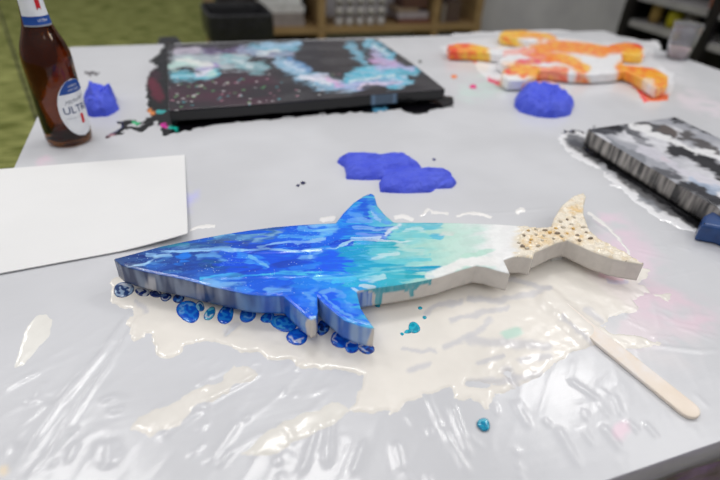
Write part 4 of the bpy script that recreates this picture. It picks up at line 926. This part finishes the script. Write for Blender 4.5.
# ------------------------------------------------------------ background: wooden shelf with stock
SY = 3.95
def pxx(px_, py_, Y=SY): return PY(px_, py_, Y)
shelf = tag(empty('wooden_shelf', (1.25, SY + .2, 0)), 'low light brown wooden shelf unit with open bays along the grey back wall', 'shelf unit')
xl = pxx(240, 20)[0]; xr = pxx(480, 20)[0]; zb_ = pxx(400, 28.5)[2]
def lx(x): return x - 1.25
for pxp, wd in ((322, .055), (436, .055), (478, .06), (212, .05)):
    x = pxx(pxp, 20)[0]; box('upright', (lx(x), 0, .40), (wd, .40, .80), M['pine'], shelf)
for z in (zb_, .79):
    box('shelf_board', (lx((xl + xr) / 2) - .05, .002, z), (xr - xl + .15, .39, .05), M['pine'], shelf)
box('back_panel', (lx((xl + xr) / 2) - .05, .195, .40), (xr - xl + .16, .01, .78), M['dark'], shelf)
ztop = zb_ + .025
def boxthing(name, px0, px1, hh, dy, dep, m, label, cat, group=None, z=None):
    x0 = pxx(px0, 25)[0]; x1 = pxx(px1, 25)[0]; z = ztop if z is None else z
    o = box(name, ((x0 + x1) / 2, SY + dy + dep / 2, z + hh / 2 + .0005), (x1 - x0, dep, hh), m, None, bev=.003)
    return tag(o, label, cat, group)
Mg = lambda n_, c, r=.6: mat(n_, c, r, noise=(20, tuple(int(v * .93) for v in c), 2))
zz = ztop
for i, (p0, p1, hh, c) in enumerate([(268, 306, .05, (150, 140, 138)), (266, 305, .045, (150, 140, 140)), (264, 306, .05, (212, 210, 214)), (262, 303, .05, (225, 225, 230)), (263, 304, .05, (205, 204, 210))]):
    boxthing('paper_pack', p0, p1, hh - .002, .04, .24, Mg('paper pack %d' % i, c), ['brownish grey pack at the bottom of the left stack on the wooden shelf', 'second grey pack from the bottom of the left shelf stack', 'middle pale pack of the left stack on the wooden shelf', 'white pack near the top of the left shelf stack', 'topmost pale grey pack of the left shelf stack'][i], 'pack', 'paper packs stacked on the wooden shelf', z=zz); zz += hh
mj = [Mg('white jar', (190, 186, 186), .4), Mg('dark lid', (60, 48, 46), .5)]
def jar(x, y, z, lb, grp):
    t = tag(empty('paint_jar', (x, y, z)), lb, 'jar', grp)
    lathe('jar_body', [(.0005, 0), (.030, .0), (.032, .003), (.032, .05), (.026, .055), (.0005, .055)], mj[0], t, n=20)
    lathe('jar_lid', [(.0005, .0555), (.028, .0555), (.028, .075), (.0005, .075)], mj[1], t, n=20)
rowname = ['bottom', 'middle', 'top']; colname = ['leftmost', 'second from left', 'third from left', 'fourth from left', 'rightmost']
for row in range(3):
    if row: box('jar_tray', (0, 0, 0), (.1, .1, .1), mj[1]) if False else None
    for c_ in range(5):
        x = pxx(341 + c_ * 10.5, 25)[0]
        jar(x, SY + .06, ztop + .001 + row * .077, 'white jar with dark lid, %s in the %s row on the wooden shelf' % (colname[c_], rowname[row]), 'white jars stacked on the wooden shelf')
zz = ztop
for i, (p0, p1, hh, c) in enumerate([(402, 432, .035, (120, 76, 66)), (400, 430, .05, (168, 158, 164)), (398, 420, .03, (150, 130, 110)), (404, 428, .10, (92, 62, 52))]):
    boxthing('book', p0, p1, hh - .002, .05, .2, Mg('book cover %d' % i, c), ['reddish brown book at the bottom of the stack in the second bay', 'thick lilac grey book second from the bottom', 'thin tan book in the middle of the short stack', 'dark brown box on top of the book stack'][i], 'book', 'books stacked on the wooden shelf', z=zz); zz += hh
boxthing('storage_box', 449, 462, .16, .06, .2, Mg('dark brown box', (92, 74, 66)), 'dark brown upright box in the right bay of the wooden shelf', 'box')
boxthing('storage_box', 444, 447, .14, .05, .18, Mg('pale folder', (160, 148, 140)), 'thin pale upright folder beside the dark brown box', 'folder')

# ------------------------------------------------------------ background: black shelf rack at the right
RX = 2.8
rack = tag(empty('black_rack', (RX + .2, 2.1, 0)), 'tall black metal shelf rack with grey shelves behind the right table corner', 'shelf rack')
yf = PX(620, 30, RX)[1]; 
def ry(y): return y - 2.1
for y in (yf - .02, yf - .62, yf - 1.3):
    for x in (0, .4):
        box('post', (x - .2, ry(y), .95), (.045, .05, 1.9), M['blackmetal'], rack)
za = PX(700, 12, RX)[2]; zc2 = PX(705, 46, RX)[2]
for z in (zc2, za, za + .42, .12):
    box('shelf', (0, ry(yf - .66), z), (.38, 1.30, .035), M['greyboard'], rack)
box('side_panel', (0, ry(yf + .012), .95), (.40, .012, 1.9), M['blackmetal'], rack)
box('back_panel', (.205, ry(yf - .66), .95), (.01, 1.36, 1.9), M['blackmetal'], rack)
def onrack(name, px_, py_, sx, sy, sz, m, label, cat, z):
    _, y, _z = PX(px_, py_, RX + .06)
    t = tag(empty(name, (RX + .08 + sx / 2, y, z + .0005)), label, cat)
    lathe('body', [(.0005, 0), (sx / 2, .0), (sx / 2, sz * .72), (sx / 3.2, sz * .8), (.0005, sz * .8)], m, t, n=24)
    lathe('cap', [(.0005, sz * .8), (sx / 3.4, sz * .8), (sx / 3.6, sz), (.0005, sz)], mj[0], t, n=20)
zt2 = zc2 + .0175
onrack('paint_bottle', 643, 34, .07, .07, .17, Mg('gold bottle', (170, 140, 80)), 'gold and white paint bottle at the far end of the black rack', 'bottle', zt2)
onrack('paint_bottle', 661, 36, .09, .07, .12, Mg('yellow bottle', (190, 180, 30)), 'yellow paint bottle second from the far end of the black rack', 'bottle', zt2)
onrack('paint_bottle', 676, 40, .08, .07, .15, Mg('grey bottle', (110, 104, 100)), 'grey brown paint bottle just left of the clear cup on the black rack', 'bottle', zt2)
o = box('storage_box', (RX + .2, PX(712, 4, RX)[1] - .1, za + .0185 + .05), (.26, .34, .10), Mg('orange brown box', (190, 110, 70)), None, bev=.003); tag(o, 'orange brown box on the upper grey shelf of the black rack', 'box')

# cable lying on the carpet
p0 = P(-14, -22, .006); p1 = P(2, 18, .006); p2 = P(22, 78, .006); p3 = P(44, 140, .006)
bm = bmesh.new(); pts = [Vector(p) for p in (p0, p1, p2, p3)]
pp = []
for i in range(3):
    for k in range(6): pp.append(pts[i].lerp(pts[i + 1], k / 6))
pp.append(pts[3])
co = []; fs = []
for i, p in enumerate(pp):
    d = (pp[min(i + 1, len(pp) - 1)] - pp[max(i - 1, 0)]).normalized(); s_ = d.cross(Vector((0, 0, 1))).normalized(); u_ = s_.cross(d)
    for k in range(10):
        a_ = 2 * math.pi * k / 10; v = p + s_ * math.cos(a_) * .006 + u_ * math.sin(a_) * .006; co.append(tuple(v))
        if i < len(pp) - 1: fs.append((i * 10 + k, i * 10 + (k + 1) % 10, (i + 1) * 10 + (k + 1) % 10, (i + 1) * 10 + k))
bm.free()
tag(mesh_np('floor_cable', co, fs, M['blackmetal'], None), 'thin dark cable running over the green carpet left of the bottle', 'cable')
